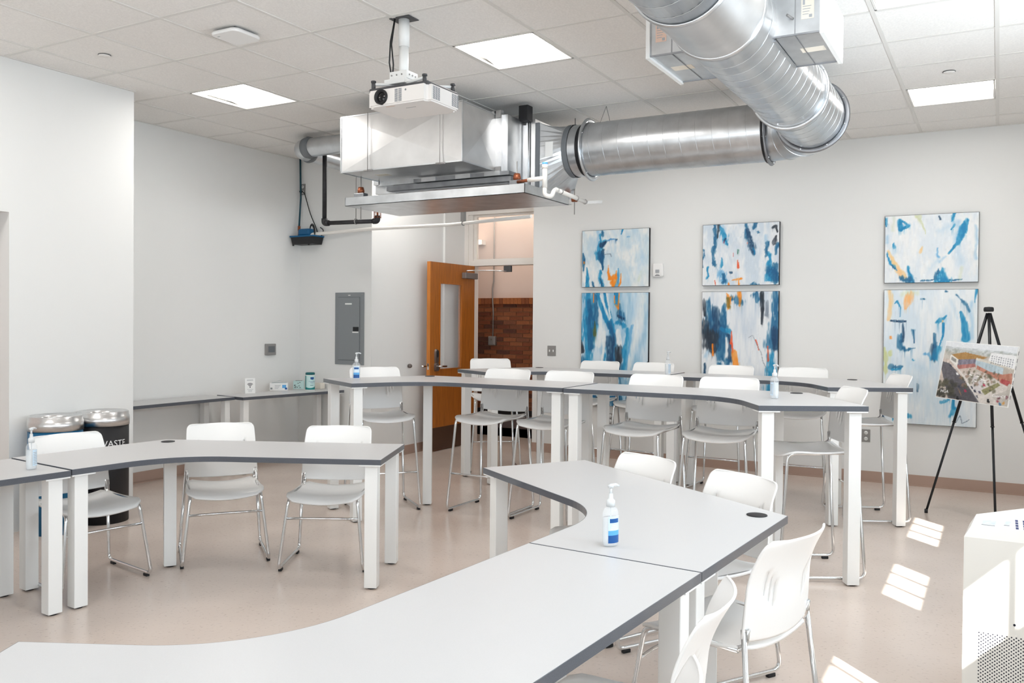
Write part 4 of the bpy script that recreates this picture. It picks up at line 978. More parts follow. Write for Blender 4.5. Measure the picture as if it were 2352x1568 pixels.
# ------------------------------------------------------------------ hand sanitizer pumps
def sanitizer(x, y, z, rz, label, back=False):
    t = local_thing('sanitizer_bottle', label, 'bottle', (x, y, z), R(rz), 'hand sanitizer pump bottles')
    prof = [(0, 0.001), (.026, 0.001), (.030, .006), (.031, .03), (.0305, .105), (.029, .118), (.022, .128), (.013, .133), (.012, .138)]
    MB().lathe(prof, (0, 0, 0), 32, sx=1.0, sy=.72).build('bottle', 'clear', t)
    MB().lathe([(0, .004), (.027, .004), (.0285, .03), (.028, .098), (0, .098)], (0, 0, 0), 28, sx=1.0, sy=.70).build('gel', 'gel', t)
    MB().lathe([(0, .134), (.0145, .134), (.0150, .152), (.0125, .157), (.0085, .160), (.007, .178), (0, .178)], (0, 0, 0), 20).build('collar', 'pump_white', t)
    MB().cyl((0, 0, .175), (0, 0, .198), .0045, n=10).build('stem', 'pump_white', t)
    MB().lathe([(0, .196), (.0085, .196), (.0105, .206), (.0, .210)], (0, 0, 0), 16, sx=1.1).tube([(.0, 0, .204), (.022, 0, .205), (.034, 0, .200)], [.006, .0052, .0042], 8).build('nozzle', 'pump_white', t)
    MB().tube([(0, 0, .14), (.004, 0, .02)], .0022, 6).build('dip_tube', 'pump_white', t)
    def lab(z0, z1, a, m, name, rr=1.004):
        V = []; F = []
        for k in range(13):
            q = -PI / 2 - a + 2 * a * k / 12
            for zz in (z0, z1): V.append((.031 * rr * math.cos(q), .031 * .72 * rr * math.sin(q), zz))
        for k in range(12): F.append((2 * k, 2 * k + 2, 2 * k + 3, 2 * k + 1))
        MB().add(V, F, 0, True).build(name, m, t)
    if not back:
        lab(.014, .104, .78, 'label_pale', 'label', 1.01); lab(.014, .040, .78, 'label_blue', 'label_band', 1.014); lab(.040, .056, .78, 'label_sky', 'label_band', 1.014)
        lab(.082, .096, .6, 'label_blue', 'label_logo', 1.014)
        for k in range(3): lab(.060 + k * .006, .0625 + k * .006, .5 - .1 * k, 'white_text', 'label_line', 1.018)
    else:
        lab(.02, .10, .5, 'label_pale', 'label', 1.01)
        for k in range(8): lab(.028 + k * .008, .031 + k * .008, .4, 'ink_grey', 'label_line', 1.014)
    return t
sanitizer(-1.133, 2.70, LOW, 62, 'clear sanitizer pump bottle with blue label on the right foreground table')
sanitizer(-4.204, 2.58, LOW - .004, 110, 'clear sanitizer pump bottle at the far left on the low table joint', True)
sanitizer(-4.29, 5.19, HIGH, 40, 'sanitizer pump bottle with bright blue label at left end of the middle row')
sanitizer(-1.186, 5.37, HIGH, -40, 'clear sanitizer pump bottle on the right end of the middle row table', True)
sanitizer(-2.503, 7.21, HIGH, 70, 'clear sanitizer pump bottle in the back row at the table joint', True)

# ------------------------------------------------------------------ bins
def bin_(x, y, m, label, h=.80):
    t = thing('waste_bin', label, 'bin', (x, y, 0)); rr = .172
    MB().lathe([(0, 0), (rr, 0), (rr, h - .085), (rr - .01, h - .085)], (x, y, 0), 48).build('body', m, t)
    MB().lathe([(rr + .002, h - .10), (rr + .004, h - .10), (rr + .004, h - .035), (rr, h - .033), (rr - .002, h - .005), (rr - .008, h), (.108, h - .012), (.104, h - .03), (.100, h - .10)], (x, y, 0), 56).build('lid_ring', 'steel_brushed', t)
    MB().lathe([(0, h - .12), (.13, h - .12)], (x, y, 0), 32).build('inside', 'black' if m == 'black' else 'blue', t)
    return t
bin_(-5.675, 3.655, 'blue', 'blue recycling bin with brushed steel ring lid by the left pillar')
bb = bin_(-5.675, 4.02, 'black', 'black waste bin with brushed steel ring lid beside the blue one')
def on_bin(txt, size, z, a_c, x, y, r_):
    mb = text_mb(txt, size, 0.0)
    mb.v = [(x + r_ * math.cos(a_c + px / r_), y + r_ * math.sin(a_c + px / r_), z + py) for px, py, pz in mb.v]
    return mb
on_bin('WASTE', .062, .575, math.atan2(-4.02, 5.675) + .38, -5.675, 4.02, .1735).build('lettering', 'white_text', bb, 'white WASTE lettering')

# ------------------------------------------------------------------ easel with a printed board
ez = thing('easel', 'black tripod display easel at the right holding a printed board', 'easel', (-.04, 7.53, 0))
A = Vector((-.07, 7.60, 1.60)); FL, FM, FR = Vector((-.478, 7.50, 0)), Vector((0, 7.15, 0)), Vector((.36, 7.97, 0))
for Ft in (FL, FM, FR):
    k = A + (Ft - A) * .02; md = A + (Ft - A) * .55
    lg = MB().tube([k, md], .0115, 10).tube([md, Ft + Vector((0, 0, .012))], .0090, 10).build('leg', 'easel', ez)
    MB().cyl(Ft, Ft + Vector((0, 0, .03)), .013, n=10).build('foot', 'rubber', lg)
    MB().ring(md, (Ft - A), .011, .004, 16, 6).build('clamp', 'black', lg)
MB().lathe([(0, .0), (.032, 0), (.036, .012), (.034, .03), (.028, .036), (0, .038)], (A.x, A.y, A.z - .02), 20).build('top_cap', 'rubber', ez)
a3 = FL + (A - FL) * .56; b3 = FM + (A - FM) * .56; d3 = (b3 - a3).normalized(); up3 = (A - (FL + FM) / 2); up3 = (up3 - d3 * up3.dot(d3)).normalized(); n3 = d3.cross(up3).normalized()
if n3.y > 0: n3 = -n3
for q in (a3, b3): MB().tube([q + n3 * -.01, q + n3 * .045, q + n3 * .045 + up3 * .02], .007, 8).build('board_rest', 'rubber', ez)
rr3 = R(-2.6); e1 = d3 * math.cos(rr3) + up3 * math.sin(rr3); e2v = -d3 * math.sin(rr3) + up3 * math.cos(rr3)
# ------------------------------------------------------------------ painted and printed surfaces (colour attributes)
def vnoise(nx, ny, sx, sy, rng):
    g = rng.random((sy + 2, sx + 2)); x = np.linspace(0, sx - 1e-6, nx); y = np.linspace(0, sy - 1e-6, ny)
    xi = x.astype(int); yi = y.astype(int); fx = x - xi; fy = y - yi; fx = fx * fx * (3 - 2 * fx); fy = fy * fy * (3 - 2 * fy)
    a = g[np.ix_(yi, xi)]; b = g[np.ix_(yi, xi + 1)]; c = g[np.ix_(yi + 1, xi)]; d = g[np.ix_(yi + 1, xi + 1)]
    FX = fx[None, :]; FY = fy[:, None]
    return (a * (1 - FX) + b * FX) * (1 - FY) + (c * (1 - FX) + d * FX) * FY
class Canvas:
    def __init__(s, nx, ny, asp, base, alt, seed):
        s.nx, s.ny, s.asp = nx, ny, asp; s.rng = np.random.default_rng(seed)
        s.X, s.Y = np.meshgrid(np.linspace(0, 1, nx), np.linspace(0, asp, ny))
        n = .5 * vnoise(nx, ny, 6, 4, s.rng) + .3 * vnoise(nx, ny, 22, 7, s.rng) + .2 * vnoise(nx, ny, 60, 16, s.rng)
        n = np.clip((n - .35) / .3, 0, 1)[..., None]
        s.img = np.array(base, float) * n + np.array(alt, float) * (1 - n)
    def stroke(s, col, pts, w, alpha=.9, rough=.6, soft=.5, streak=(40, 9)):
        wx = s.X + (vnoise(s.nx, s.ny, 14, 12, s.rng) - .5) * .035 * min(1, rough * 1.5); wy = s.Y + (vnoise(s.nx, s.ny, 12, 10, s.rng) - .5) * .06 * min(1, rough * 1.5)
        P = [(u, v * s.asp) for u, v in pts]; ws = [q * 1.22 for q in (w if isinstance(w, (list, tuple)) else [w] * len(P))]; D = np.full(s.X.shape, 9.)
        if len(P) == 1: P = P * 2; ws = list(ws) * 2
        for i in range(len(P) - 1):
            (x0, y0), (x1, y1) = P[i], P[i + 1]; dx, dy = x1 - x0, y1 - y0; L = dx * dx + dy * dy + 1e-9
            t = np.clip(((wx - x0) * dx + (wy - y0) * dy) / L, 0, 1)
            d = np.hypot(wx - x0 - t * dx, wy - y0 - t * dy) / (ws[i] + (ws[i + 1] - ws[i]) * t); D = np.minimum(D, d)
        n = .5 * vnoise(s.nx, s.ny, streak[0], streak[1], s.rng) + .5 * vnoise(s.nx, s.ny, streak[0] * 2, streak[1] * 3, s.rng)
        e = D + (n - .5) * 2 * rough; a = np.clip((1 - e) / soft, 0, 1) * alpha * (.62 + .38 * np.clip(n * 2.2 - .3, 0, 1))
        a = a[..., None]; s.img = s.img * (1 - a) + np.array(col, float) * a; return s
    def dabs(s, count, ln, wd, jit, vert=True, amix=.6):
        # short brush marks that drag the colour found under them
        for _ in range(count):
            i = int(s.rng.integers(0, s.nx)); j = int(s.rng.integers(0, s.ny)); L = max(2, int(s.ny * ln * (0.4 + s.rng.random()))); W_ = max(1, int(s.nx * wd * (0.4 + s.rng.random())))
            if not vert: L, W_ = W_, L
            c = s.img[j, i] + (s.rng.random() - .5) * 2 * jit; a = amix * (.4 + .6 * s.rng.random())
            j1, i1 = min(s.ny, j + L), min(s.nx, i + W_); blk = s.img[j:j1, i:i1]
            f = a * (1 - np.linspace(0, 1, j1 - j))[:, None, None] * (.5 + .5 * s.rng.random((1, i1 - i, 1)))
            s.img[j:j1, i:i1] = blk * (1 - f) + c * f
        return s
    def poly(s, col, pts, alpha=1.0, var=0.0, vs=(40, 30)):
        P = [(u, v * s.asp) for u, v in pts]; ins = np.zeros(s.X.shape, bool); n = len(P)
        for i in range(n):
            (x0, y0), (x1, y1) = P[i], P[(i + 1) % n]
            if abs(y1 - y0) < 1e-9: continue
            ins ^= ((y0 > s.Y) != (y1 > s.Y)) & (s.X < (x1 - x0) * (s.Y - y0) / (y1 - y0) + x0)
        c = np.array(col, float)[None, None, :]
        if var: c = c + ((vnoise(s.nx, s.ny, *vs, s.rng) - .5) * 2 * var)[..., None] * np.array([60, 60, 60.])
        a = (ins * alpha)[..., None]; s.img = s.img * (1 - a) + c * a; return s
    def mesh(s, name, o, ex, ey, material, W_, H_, parent):
        """o = top-left corner, ex / ey = unit vectors to the right and down"""
        o, ex, ey = Vector(o), Vector(ex), Vector(ey)
        us = np.linspace(0, W_, s.nx); vs = np.linspace(0, H_, s.ny)
        V = (np.array(o)[None, None] + us[None, :, None] * np.array(ex) + vs[:, None, None] * np.array(ey)).reshape(-1, 3)
        org = np.array(parent['_org']) if '_org' in parent else np.zeros(3)
        idx = np.arange(s.nx * s.ny).reshape(s.ny, s.nx)
        F = np.stack([idx[1:, :-1], idx[1:, 1:], idx[:-1, 1:], idx[:-1, :-1]], -1).reshape(-1, 4)
        me = bpy.data.meshes.new(name); me.from_pydata((V - org).tolist(), [], F.tolist()); me.materials.append(M[material])
        c = np.clip(s.img, 0, 255) / 255; c = np.where(c <= .04045, c / 12.92, ((c + .055) / 1.055) ** 2.4)
        at = me.color_attributes.new('paint', 'FLOAT_COLOR', 'POINT')
        at.data.foreach_set('color', np.concatenate([c.reshape(-1, 3), np.ones((s.nx * s.ny, 1))], 1).astype(np.float32).ravel())
        ob = bpy.data.objects.new(name, me); COL.objects.link(ob); ob.parent = parent; return ob
DEEP, BRT, NAVY, INK, PALE, WHT, MINT, ORG, RED, OCH, SKY = (8, 88, 134), (0, 128, 182), (6, 54, 92), (26, 36, 48), (172, 206, 228), (232, 235, 234), (204, 220, 216), (246, 136, 18), (236, 82, 36), (240, 204, 146), (98, 168, 212)
def picture(x0, x1, z0, z1, label, seed, base, alt, strokes, ny):
    t = thing('abstract_painting', label, 'painting', ((x0 + x1) / 2, YB, z0)); d = .038
    MB().box(x0, x1, YB - d, YB - .002, z0, z1).build('stretcher', 'canvas_edge', t, 'dark painted canvas edge')
    c = Canvas(130, ny, (z1 - z0) / (x1 - x0), base, alt, seed)
    for st in strokes: c.stroke(*st[:3], **(st[3] if len(st) > 3 else {}))
    c.dabs(900, .09, .02, 14)
    c.mesh('canvas', (x0 + .003, YB - d - .0008, z1 - .003), (1, 0, 0), (0, 0, -1), 'painted', x1 - x0 - .006, z1 - z0 - .006, t)
so = dict(soft=1.6, rough=.5, alpha=.7); hard = dict(soft=.3, rough=.35, alpha=.97); wet = dict(soft=.5, rough=.75, alpha=.92)
X1, X2, X3 = (-4.010, -3.230), (-2.655, -1.885), (-.932, -.163); ZT, ZM1, ZM0, ZB = 2.478, 1.858, 1.797, .568
picture(*X1, ZM1, ZT, 'blue abstract painting with an orange drip, upper canvas of the left pair', 1, WHT, (196, 216, 226), [
    (PALE, [(.25, 0), (.26, .3)], .07, so), (SKY, [(.24, 0), (.25, .35)], .03, so), (DEEP, [(.31, 0), (.31, .09)], .018, wet), (BRT, [(.27, .08), (.28, .24)], .016, wet),
    (PALE, [(.45, 0), (.52, .08)], .06, so), (BRT, [(.37, .21), (.29, .28), (.25, .38), (.28, .47)], [.02, .045, .045, .05], wet), (NAVY, [(.36, .2), (.31, .26)], [.02, .04], hard), (NAVY, [(.32, .36), (.30, .46), (.30, .56)], [.02, .04, .02], hard),
    (DEEP, [(.27, .40), (.29, .5), (.31, .62), (.31, .7)], [.03, .04, .02, .01], hard), ((84, 150, 202), [(.39, .19), (.43, .16), (.5, .15), (.53, .18)], [.012, .014, .01, .006], hard), (NAVY, [(.51, .18), (.54, .18)], .007, hard),
    ((120, 140, 160), [(.34, .44), (.40, .41), (.44, .41), (.45, .47)], .006, hard), (DEEP, [(.015, .40), (.03, .5), (.02, .7)], [.012, .028, .012], hard), (ORG, [(.03, .55), (.03, .57)], .008, hard),
    (BRT, [(.07, .65), (.09, .82), (.09, 1)], [.008, .022, .03], hard), (BRT, [(.27, .68), (.28, .82), (.32, 1)], [.012, .03, .028], wet), (DEEP, [(.28, .88), (.32, 1)], .015, wet), (DEEP, [(.17, .94), (.18, 1)], .018, wet),
    ((70, 156, 200), [(.56, .68), (.55, .82), (.53, 1)], [.008, .024, .03], hard), (ORG, [(.405, .64), (.41, .76), (.43, .86)], [.006, .018, .03], hard), (ORG, [(.52, .72), (.51, .84)], [.006, .026], hard), (ORG, [(.43, .84), (.50, .84), (.48, .92), (.48, 1)], [.03, .04, .045, .018], hard),
    (ORG, [(.60, .78), (.595, .92), (.57, 1)], [.004, .014, .012], hard), (PALE, [(.68, .70), (.72, .92)], [.014, .03], so), (BRT, [(.61, 0), (.595, .08)], [.014, .006], hard), (SKY, [(.68, .12), (.70, .14)], .008, wet),
    (PALE, [(.78, .02), (.82, .2)], .08, so), (PALE, [(.9, .5), (.86, .72)], .10, so), (MINT, [(.93, .75), (.86, .9)], .06, so), ((206, 218, 190), [(.88, .76), (.86, .9)], .02, so)], 104)
picture(*X1, ZB, ZM0, 'deep blue abstract painting, lower canvas of the left pair', 2, (206, 222, 232), (150, 192, 216), [
    (BRT, [(.1, 0), (.12, .3), (.1, .62)], [.06, .1, .06], wet), (DEEP, [(.13, .08), (.14, .5)], .05, wet), (DEEP, [(.22, .02), (.22, .28)], .045, wet), ((84, 92, 40), [(.19, .25), (.20, .38)], [.008, .028], wet), (WHT, [(.27, .02), (.30, .3), (.27, .46)], [.01, .05, .05], wet),
    (BRT, [(.25, 0), (.37, .22), (.44, .32)], [.03, .035, .02], hard), (BRT, [(.34, 0), (.44, .2), (.48, .34)], [.02, .025, .04], hard), (WHT, [(.29, .02), (.42, .24)], .012, hard), (WHT, [(.38, .0), (.45, .22)], .012, hard), (DEEP, [(.42, .28), (.5, .4), (.5, .62)], [.04, .05, .04], wet),
    (NAVY, [(.44, .42), (.45, .62)], .07, wet), (BRT, [(.38, .48), (.36, .66)], [.02, .03], wet), (WHT, [(.36, .34), (.33, .62)], [.03, .02], wet), (DEEP, [(.56, .12), (.62, .22)], [.04, .06], wet), (BRT, [(.53, .0), (.54, .1)], .035, hard), (ORG, [(.50, .02), (.50, .08)], .008, hard), (ORG, [(.57, 0), (.565, .14)], [.006, .012], hard), (ORG, [(.52, .11), (.55, .13)], .014, hard), (ORG, [(.17, .0), (.17, .09)], .01, wet),
    (NAVY, [(.56, .20), (.64, .22)], .02, hard), (BRT, [(.54, .26), (.64, .3)], .035, wet), (WHT, [(.55, .34), (.58, .44)], [.035, .05], hard), (INK, [(.57, .49), (.57, .60), (.55, .7)], [.05, .045, .03], hard), (DEEP, [(.55, .66), (.53, .92)], [.07, .1], wet), (BRT, [(.72, .32), (.68, .5), (.66, .68)], [.03, .05, .03], wet),
    (WHT, [(.93, .05), (.80, .42), (.68, .76)], [.12, .09, .03], dict(soft=.9, rough=.6, alpha=.85)), (PALE, [(.8, .05), (.78, .2)], .07, so), (SKY, [(.76, .3), (.7, .6), (.66, .9)], [.02, .012, .012], wet), (INK, [(.0, .42), (.02, .52)], [.01, .03], hard), (DEEP, [(.02, .6), (.0, .8)], .04, wet), (DEEP, [(.18, .72), (.20, .92)], [.04, .05], hard), (WHT, [(.06, .84), (.12, .96)], .05, wet), (INK, [(.24, .94), (.28, .95)], .015, hard),
    (DEEP, [(.7, .94), (.84, .93)], .03, wet), (BRT, [(.82, .86), (.84, .93)], .025, wet), (DEEP, [(.5, .9), (.55, 1)], .1, wet), (INK, [(1, .6), (.98, .75), (1, .9)], [.01, .03, .01], hard)], 205)
picture(*X2, ZM1, ZT, 'white abstract painting with dark blue streaks, upper canvas of the middle pair', 3, (232, 235, 237), (206, 218, 228), [
    (DEEP, [(.15, 0), (.17, .2), (.15, .42), (.15, .66)], [.02, .03, .025, .014], wet), (INK, [(.21, .0), (.20, .2)], [.02, .01], wet), (BRT, [(.25, .04), (.31, .22), (.34, .32)], [.03, .05, .02], wet), (SKY, [(.27, .0), (.28, .1)], .04, so), (NAVY, [(.28, .28), (.30, .24)], .015, wet), ((196, 60, 90), [(.285, .30), (.29, .27)], .006, hard),
    (DEEP, [(.57, 0), (.57, .22)], [.02, .03], wet), (NAVY, [(.59, .12), (.62, .24), (.66, .38), (.70, .48)], [.03, .035, .05, .025], wet), (BRT, [(.66, .40), (.70, .47)], .02, wet), (DEEP, [(.69, 0), (.67, .08)], [.03, .015], wet), (DEEP, [(.74, .13), (.75, .17)], .014, wet),
    (SKY, [(.83, .22), (.85, .34)], .03, so), (DEEP, [(.85, .34), (.84, .55)], [.03, .016], wet), (BRT, [(.88, .5), (.89, .75), (.88, .9)], [.03, .045, .05], wet), (DEEP, [(.95, .72), (.97, .9)], [.05, .06], wet), (DEEP, [(.90, .78), (.96, .9)], .06, wet), (INK, [(.92, .09), (.96, .06), (.98, .15)], [.015, .02, .012], hard), (INK, [(.96, .2), (.95, .34)], [.01, .025], wet), (DEEP, [(.98, .36), (.96, .48)], [.04, .014], wet),
    (BRT, [(.06, .72), (.07, .86)], [.014, .018], wet), (DEEP, [(.0, .42), (.008, .7)], .012, wet), (BRT, [(.25, .56), (.25, .68)], [.012, .016], wet), (DEEP, [(.155, .62), (.16, .66)], .02, wet), (SKY, [(.25, .8), (.30, .96)], .05, wet), (DEEP, [(.28, .84), (.29, .96)], [.02, .03], wet), (NAVY, [(.36, .80), (.40, .78)], .014, wet), (RED, [(.47, .60), (.48, .70)], [.005, .016], hard), ((40, 110, 90), [(.475, .43), (.47, .5)], [.012, .006], hard), ((200, 60, 60), [(.41, .47), (.41, .53)], .005, hard),
    (ORG, [(.40, .93), (.48, .92), (.52, .91)], [.004, .012, .016], hard), (ORG, [(.485, .87), (.485, 1)], [.005, .012], hard), (RED, [(.18, .9), (.175, 1)], [.008, .014], wet), (ORG, [(.355, .97), (.36, 1)], .012, hard), ((240, 120, 90), [(.6, .3), (.6, .32)], .008, hard), (DEEP, [(.68, .98), (.72, 1)], .03, wet)], 104)
picture(*X2, ZB, ZM0, 'dark blue and orange abstract painting, lower canvas of the middle pair', 4, (230, 233, 235), (204, 214, 224), [
    (DEEP, [(.08, .1), (.12, .3)], [.05, .12], wet), (INK, [(.02, .08), (.03, .2)], .03, wet), (INK, [(.06, .28), (.10, .44)], [.05, .1], wet), (NAVY, [(.20, .16), (.22, .3), (.2, .44)], [.06, .1, .09], wet), (DEEP, [(.29, .12), (.30, .3)], [.03, .06], wet), (DEEP, [(.26, .36), (.27, .56)], [.09, .05], wet), (INK, [(.14, .36), (.15, .5)], [.08, .05], wet), (BRT, [(.25, .32), (.38, .33)], .022, wet), (WHT, [(.335, .38), (.33, .58)], .014, hard), (NAVY, [(.37, .36), (.38, .56)], .03, wet), (DEEP, [(.35, .58), (.33, .7)], [.035, .025], wet), (DEEP, [(.24, .6), (.24, .74)], [.03, .02], wet), (NAVY, [(.05, .6), (.06, .76)], [.02, .045], wet), (SKY, [(.05, .55), (.1, .5)], .03, so),
    (DEEP, [(.38, .05), (.52, .09)], [.05, .04], wet), (ORG, [(.33, 0), (.36, .05), (.36, .13)], [.014, .034, .024], wet), ((124, 104, 30), [(.355, .06), (.36, .12)], .03, wet), (ORG, [(.50, 0), (.49, .13)], [.03, .01], wet), (DEEP, [(.7, .02), (.75, .07)], .04, wet), (INK, [(.79, .02), (.80, .14), (.785, .26)], [.025, .025, .01], hard), ((120, 132, 146), [(.86, .08), (.84, .2)], [.02, .03], wet), (DEEP, [(.96, .0), (.97, .2), (.94, .42)], [.05, .05, .09], wet), (BRT, [(.92, .5), (.92, .75), (.94, .95)], [.05, .07, .08], wet), (NAVY, [(.96, .3), (.97, .46)], .05, wet), (DEEP, [(.86, .86), (.92, 1)], .07, wet),
    (RED, [(.405, .33), (.40, .42)], [.006, .018], hard), (RED, [(.41, .42), (.42, .5)], .01, hard), (ORG, [(.44, .50), (.46, .62), (.45, .68)], [.035, .045, .03], hard), (RED, [(.44, .68), (.45, .76)], [.02, .008], hard), (ORG, [(.46, .78), (.47, .86)], [.008, .02], hard), (ORG, [(.145, .44), (.15, .52)], .013, hard), (RED, [(.87, .44), (.875, .56)], [.006, .014], hard), (RED, [(.72, .40), (.76, .47)], .008, hard), ((120, 130, 140), [(.63, .37), (.68, .35), (.78, .5), (.82, .58), (.87, .64)], .004, hard), (NAVY, [(.57, .70), (.58, .84)], [.03, .025], wet), (NAVY, [(.52, .84), (.54, .94)], [.03, .02], wet), (SKY, [(.56, .8), (.56, .86)], .04, wet), (INK, [(.07, .9), (.14, .88), (.2, .92)], .009, hard), (NAVY, [(.12, .80), (.17, .86)], .014, hard), (SKY, [(.70, .92), (.72, 1)], .05, so), (SKY, [(.3, .8), (.34, .9)], .07, so), ((70, 60, 50), [(.42, .84), (.43, .98)], .012, wet)], 205)
picture(*X3, ZM1, ZT, 'pale abstract painting with light blue strokes, upper canvas of the right pair', 5, (236, 238, 238), (222, 230, 236), [
    (BRT, [(.005, .02), (.012, .14)], [.026, .012], wet), (SKY, [(.02, .28), (.02, .4)], .025, so), (BRT, [(.16, .06), (.17, .2)], [.02, .03], hard), (BRT, [(.17, .22), (.26, .15)], [.02, .02], hard), (BRT, [(.17, .07), (.25, .14)], .014, hard), (SKY, [(.2, .14), (.27, .12)], .02, so), ((204, 214, 184), [(.09, .02), (.09, .22)], .025, so), (BRT, [(.10, .44), (.105, .45)], .016, wet), (PALE, [(.10, .5), (.11, .56)], .03, so), ((206, 212, 170), [(.36, .0), (.39, .1), (.42, .2), (.43, .3)], [.03, .014, .01, .008], wet), (OCH, [(.41, .5), (.395, .54)], [.014, .026], wet),
    (OCH, [(.04, .54), (.10, .68), (.16, .82), (.22, .92)], [.012, .025, .035, .03], hard), ((248, 184, 130), [(.15, .8), (.18, .88)], .03, so), (BRT, [(.02, .56), (.07, .72), (.12, .8)], [.012, .02, .01], wet), (DEEP, [(.08, .74), (.11, .8)], .008, hard), (BRT, [(.26, .74), (.29, .84), (.30, .98)], [.014, .024, .03], wet), (DEEP, [(.2, .97), (.3, .98)], .03, wet), (PALE, [(.5, .8), (.56, .72)], .05, so),
    (BRT, [(.87, .12), (.83, .28), (.78, .42), (.70, .58)], [.03, .045, .025, .012], hard), (SKY, [(.80, .12), (.76, .4)], .035, so), (BRT, [(.75, .02), (.72, .1)], [.02, .012], wet), (BRT, [(.745, .17), (.72, .23)], [.014, .01], hard), (NAVY, [(.59, .04), (.60, .09)], .009, hard), (PALE, [(.6, .25), (.75, .15)], .05, so), (SKY, [(.57, .5), (.575, .65)], [.01, .016], wet), (SKY, [(.6, .70), (.65, .62)], .02, so), (DEEP, [(.57, .86), (.56, .92)], [.028, .03], wet), (BRT, [(.64, .80), (.64, .97)], [.02, .07], wet), (BRT, [(.58, .98), (.70, .98)], .04, wet), (DEEP, [(.40, .99), (.54, .96)], .008, hard), (DEEP, [(.7, .97), (.84, .96)], .006, hard), (SKY, [(.97, .2), (.98, .4), (.97, .65)], .022, so), ((206, 212, 170), [(.80, .98), (.82, .8)], .025, so), (PALE, [(.78, .5), (.82, .7)], .05, so)], 104)
picture(*X3, ZB, ZM0, 'pale blue abstract painting behind the easel, lower canvas of the right pair', 6, (232, 237, 239), (212, 225, 234), [
    ((200, 206, 140), [(.02, .45), (.02, .62)], [.014, .03], wet), (OCH, [(.08, .0), (.06, .14), (.05, .22)], [.03, .02, .02], wet), ((246, 180, 110), [(.27, .04), (.24, .14)], [.06, .012], wet), ((206, 214, 160), [(.2, .03), (.35, .03)], .04, so), ((244, 150, 60), [(.07, .35), (.07, .37)], .012, wet), ((200, 206, 130), [(.07, .46), (.075, .47)], .024, wet),
    (BRT, [(.12, .11), (.16, .09), (.18, .14), (.18, .19)], .010, wet), (NAVY, [(.09, .23), (.24, .24)], [.014, .010], hard), (NAVY, [(.215, .26), (.21, .38)], [.006, .022], wet), (DEEP, [(.17, .35), (.18, .43), (.26, .44), (.34, .43)], [.03, .04, .03, .012], wet), (DEEP, [(.325, .3), (.33, .41)], [.016, .006], wet), (DEEP, [(.41, .075), (.46, .073)], .012, wet), (DEEP, [(.66, .025), (.69, .024)], .014, wet), (BRT, [(.66, .19), (.58, .25)], [.012, .02], wet), (OCH, [(.645, .23), (.645, .245)], .008, hard), (BRT, [(.65, .25), (.65, .33), (.60, .42)], [.016, .012, .006], hard), (NAVY, [(.55, .42), (.55, .5)], [.04, .035], wet), (BRT, [(.60, .41), (.56, .49)], [.02, .05], wet), (DEEP, [(.55, .34), (.55, .42)], .014, wet), (SKY, [(.45, .48), (.49, .49)], .02, wet), (BRT, [(.33, .515), (.34, .52)], .014, wet),
    (DEEP, [(.77, .03), (.85, .09), (.91, .16)], [.012, .014, .012], wet), (BRT, [(.83, .17), (.87, .25), (.88, .36)], [.016, .03, .04], hard), (SKY, [(.93, .1), (.95, .35)], .03, so), (BRT, [(.98, 0), (.975, .08)], [.02, .012], wet), (PALE, [(.72, .08), (.8, .2)], .03, so), (DEEP, [(.08, .575), (.20, .575)], [.02, .014], wet), (BRT, [(.1, .59), (.2, .585)], .014, wet), (NAVY, [(.385, .70), (.375, .76)], [.012, .010], hard), (BRT, [(.64, .82), (.76, .79)], [.02, .02], wet), (BRT, [(.78, .76), (.77, .86)], [.02, .03], wet), (BRT, [(.72, .93), (.78, .88)], .025, wet), (BRT, [(.14, .965), (.30, .955)], [.03, .025], wet), (NAVY, [(-.02, .94), (.0, .98)], .03, wet), (PALE, [(.4, .7), (.6, .9)], .16, so), (PALE, [(.3, .55), (.5, .6)], .1, so), ((110, 130, 150), [(.78, .93), (.80, .97), (.83, .92), (.86, .98), (.93, .94)], .004, hard)], 205)

# printed aerial view on the easel
bw, bh = .62, .455
b0 = a3 - d3 * .205 + n3 * .03
bo = thing('display_board', 'printed aerial view of a street and brick buildings resting on the easel', 'board', tuple(b0))
def bpt(u, v, n): return b0 + e1 * u + e2v * v + n3 * n
V = [bpt(u, v, n) for n in (-.008, 0) for u, v in ((0, 0), (bw, 0), (bw, bh), (0, bh))]
MB().add(V, [(3, 2, 1, 0), (4, 5, 6, 7), (0, 1, 5, 4), (1, 2, 6, 5), (2, 3, 7, 6), (3, 0, 4, 7)]).build('foam_board', 'paper', bo)
c = Canvas(170, 124, bh / bw, (206, 198, 186), (188, 176, 160), 11)
c.poly((226, 230, 234), [(0, 0), (1, 0), (1, .12), (0, .12)], 1, .05).poly((196, 204, 206), [(0, .08), (1, .10), (1, .2), (0, .17)], .8, .3)
for k in range(60):
    u = c.rng.random(); c.stroke((150, 156, 142), [(u, .13 + .08 * c.rng.random())], .02, .5, .6, .8)
c.poly((210, 190, 176), [(0, .3), (.45, .32), (.6, .9), (.5, 1), (0, 1)], 1, .3)
c.poly((96, 92, 100), [(0, .36), (.10, .38), (.34, .62), (.64, 1), (.18, 1), (.0, .5)], 1, .15)      # road
c.poly((70, 66, 72), [(.16, .7), (.4, .72), (.6, 1), (.2, 1)], .45, .1)
c.poly((186, 132, 60), [(.11, .22), (.30, .16), (.62, .22), (.56, .26), (.22, .32)], 1, .15)         # roof
c.poly((232, 226, 216), [(.10, .22), (.22, .30), (.22, .42), (.10, .33)], 1, .08).poly((150, 146, 140), [(.115, .255), (.19, .30), (.19, .36), (.115, .315)], 1, .1)
c.poly((128, 122, 140), [(.22, .30), (.47, .26), (.47, .34), (.22, .40)], 1, .4, (60, 10)).poly((190, 110, 100), [(.22, .40), (.47, .34), (.48, .40), (.24, .47)], 1, .35, (50, 12))
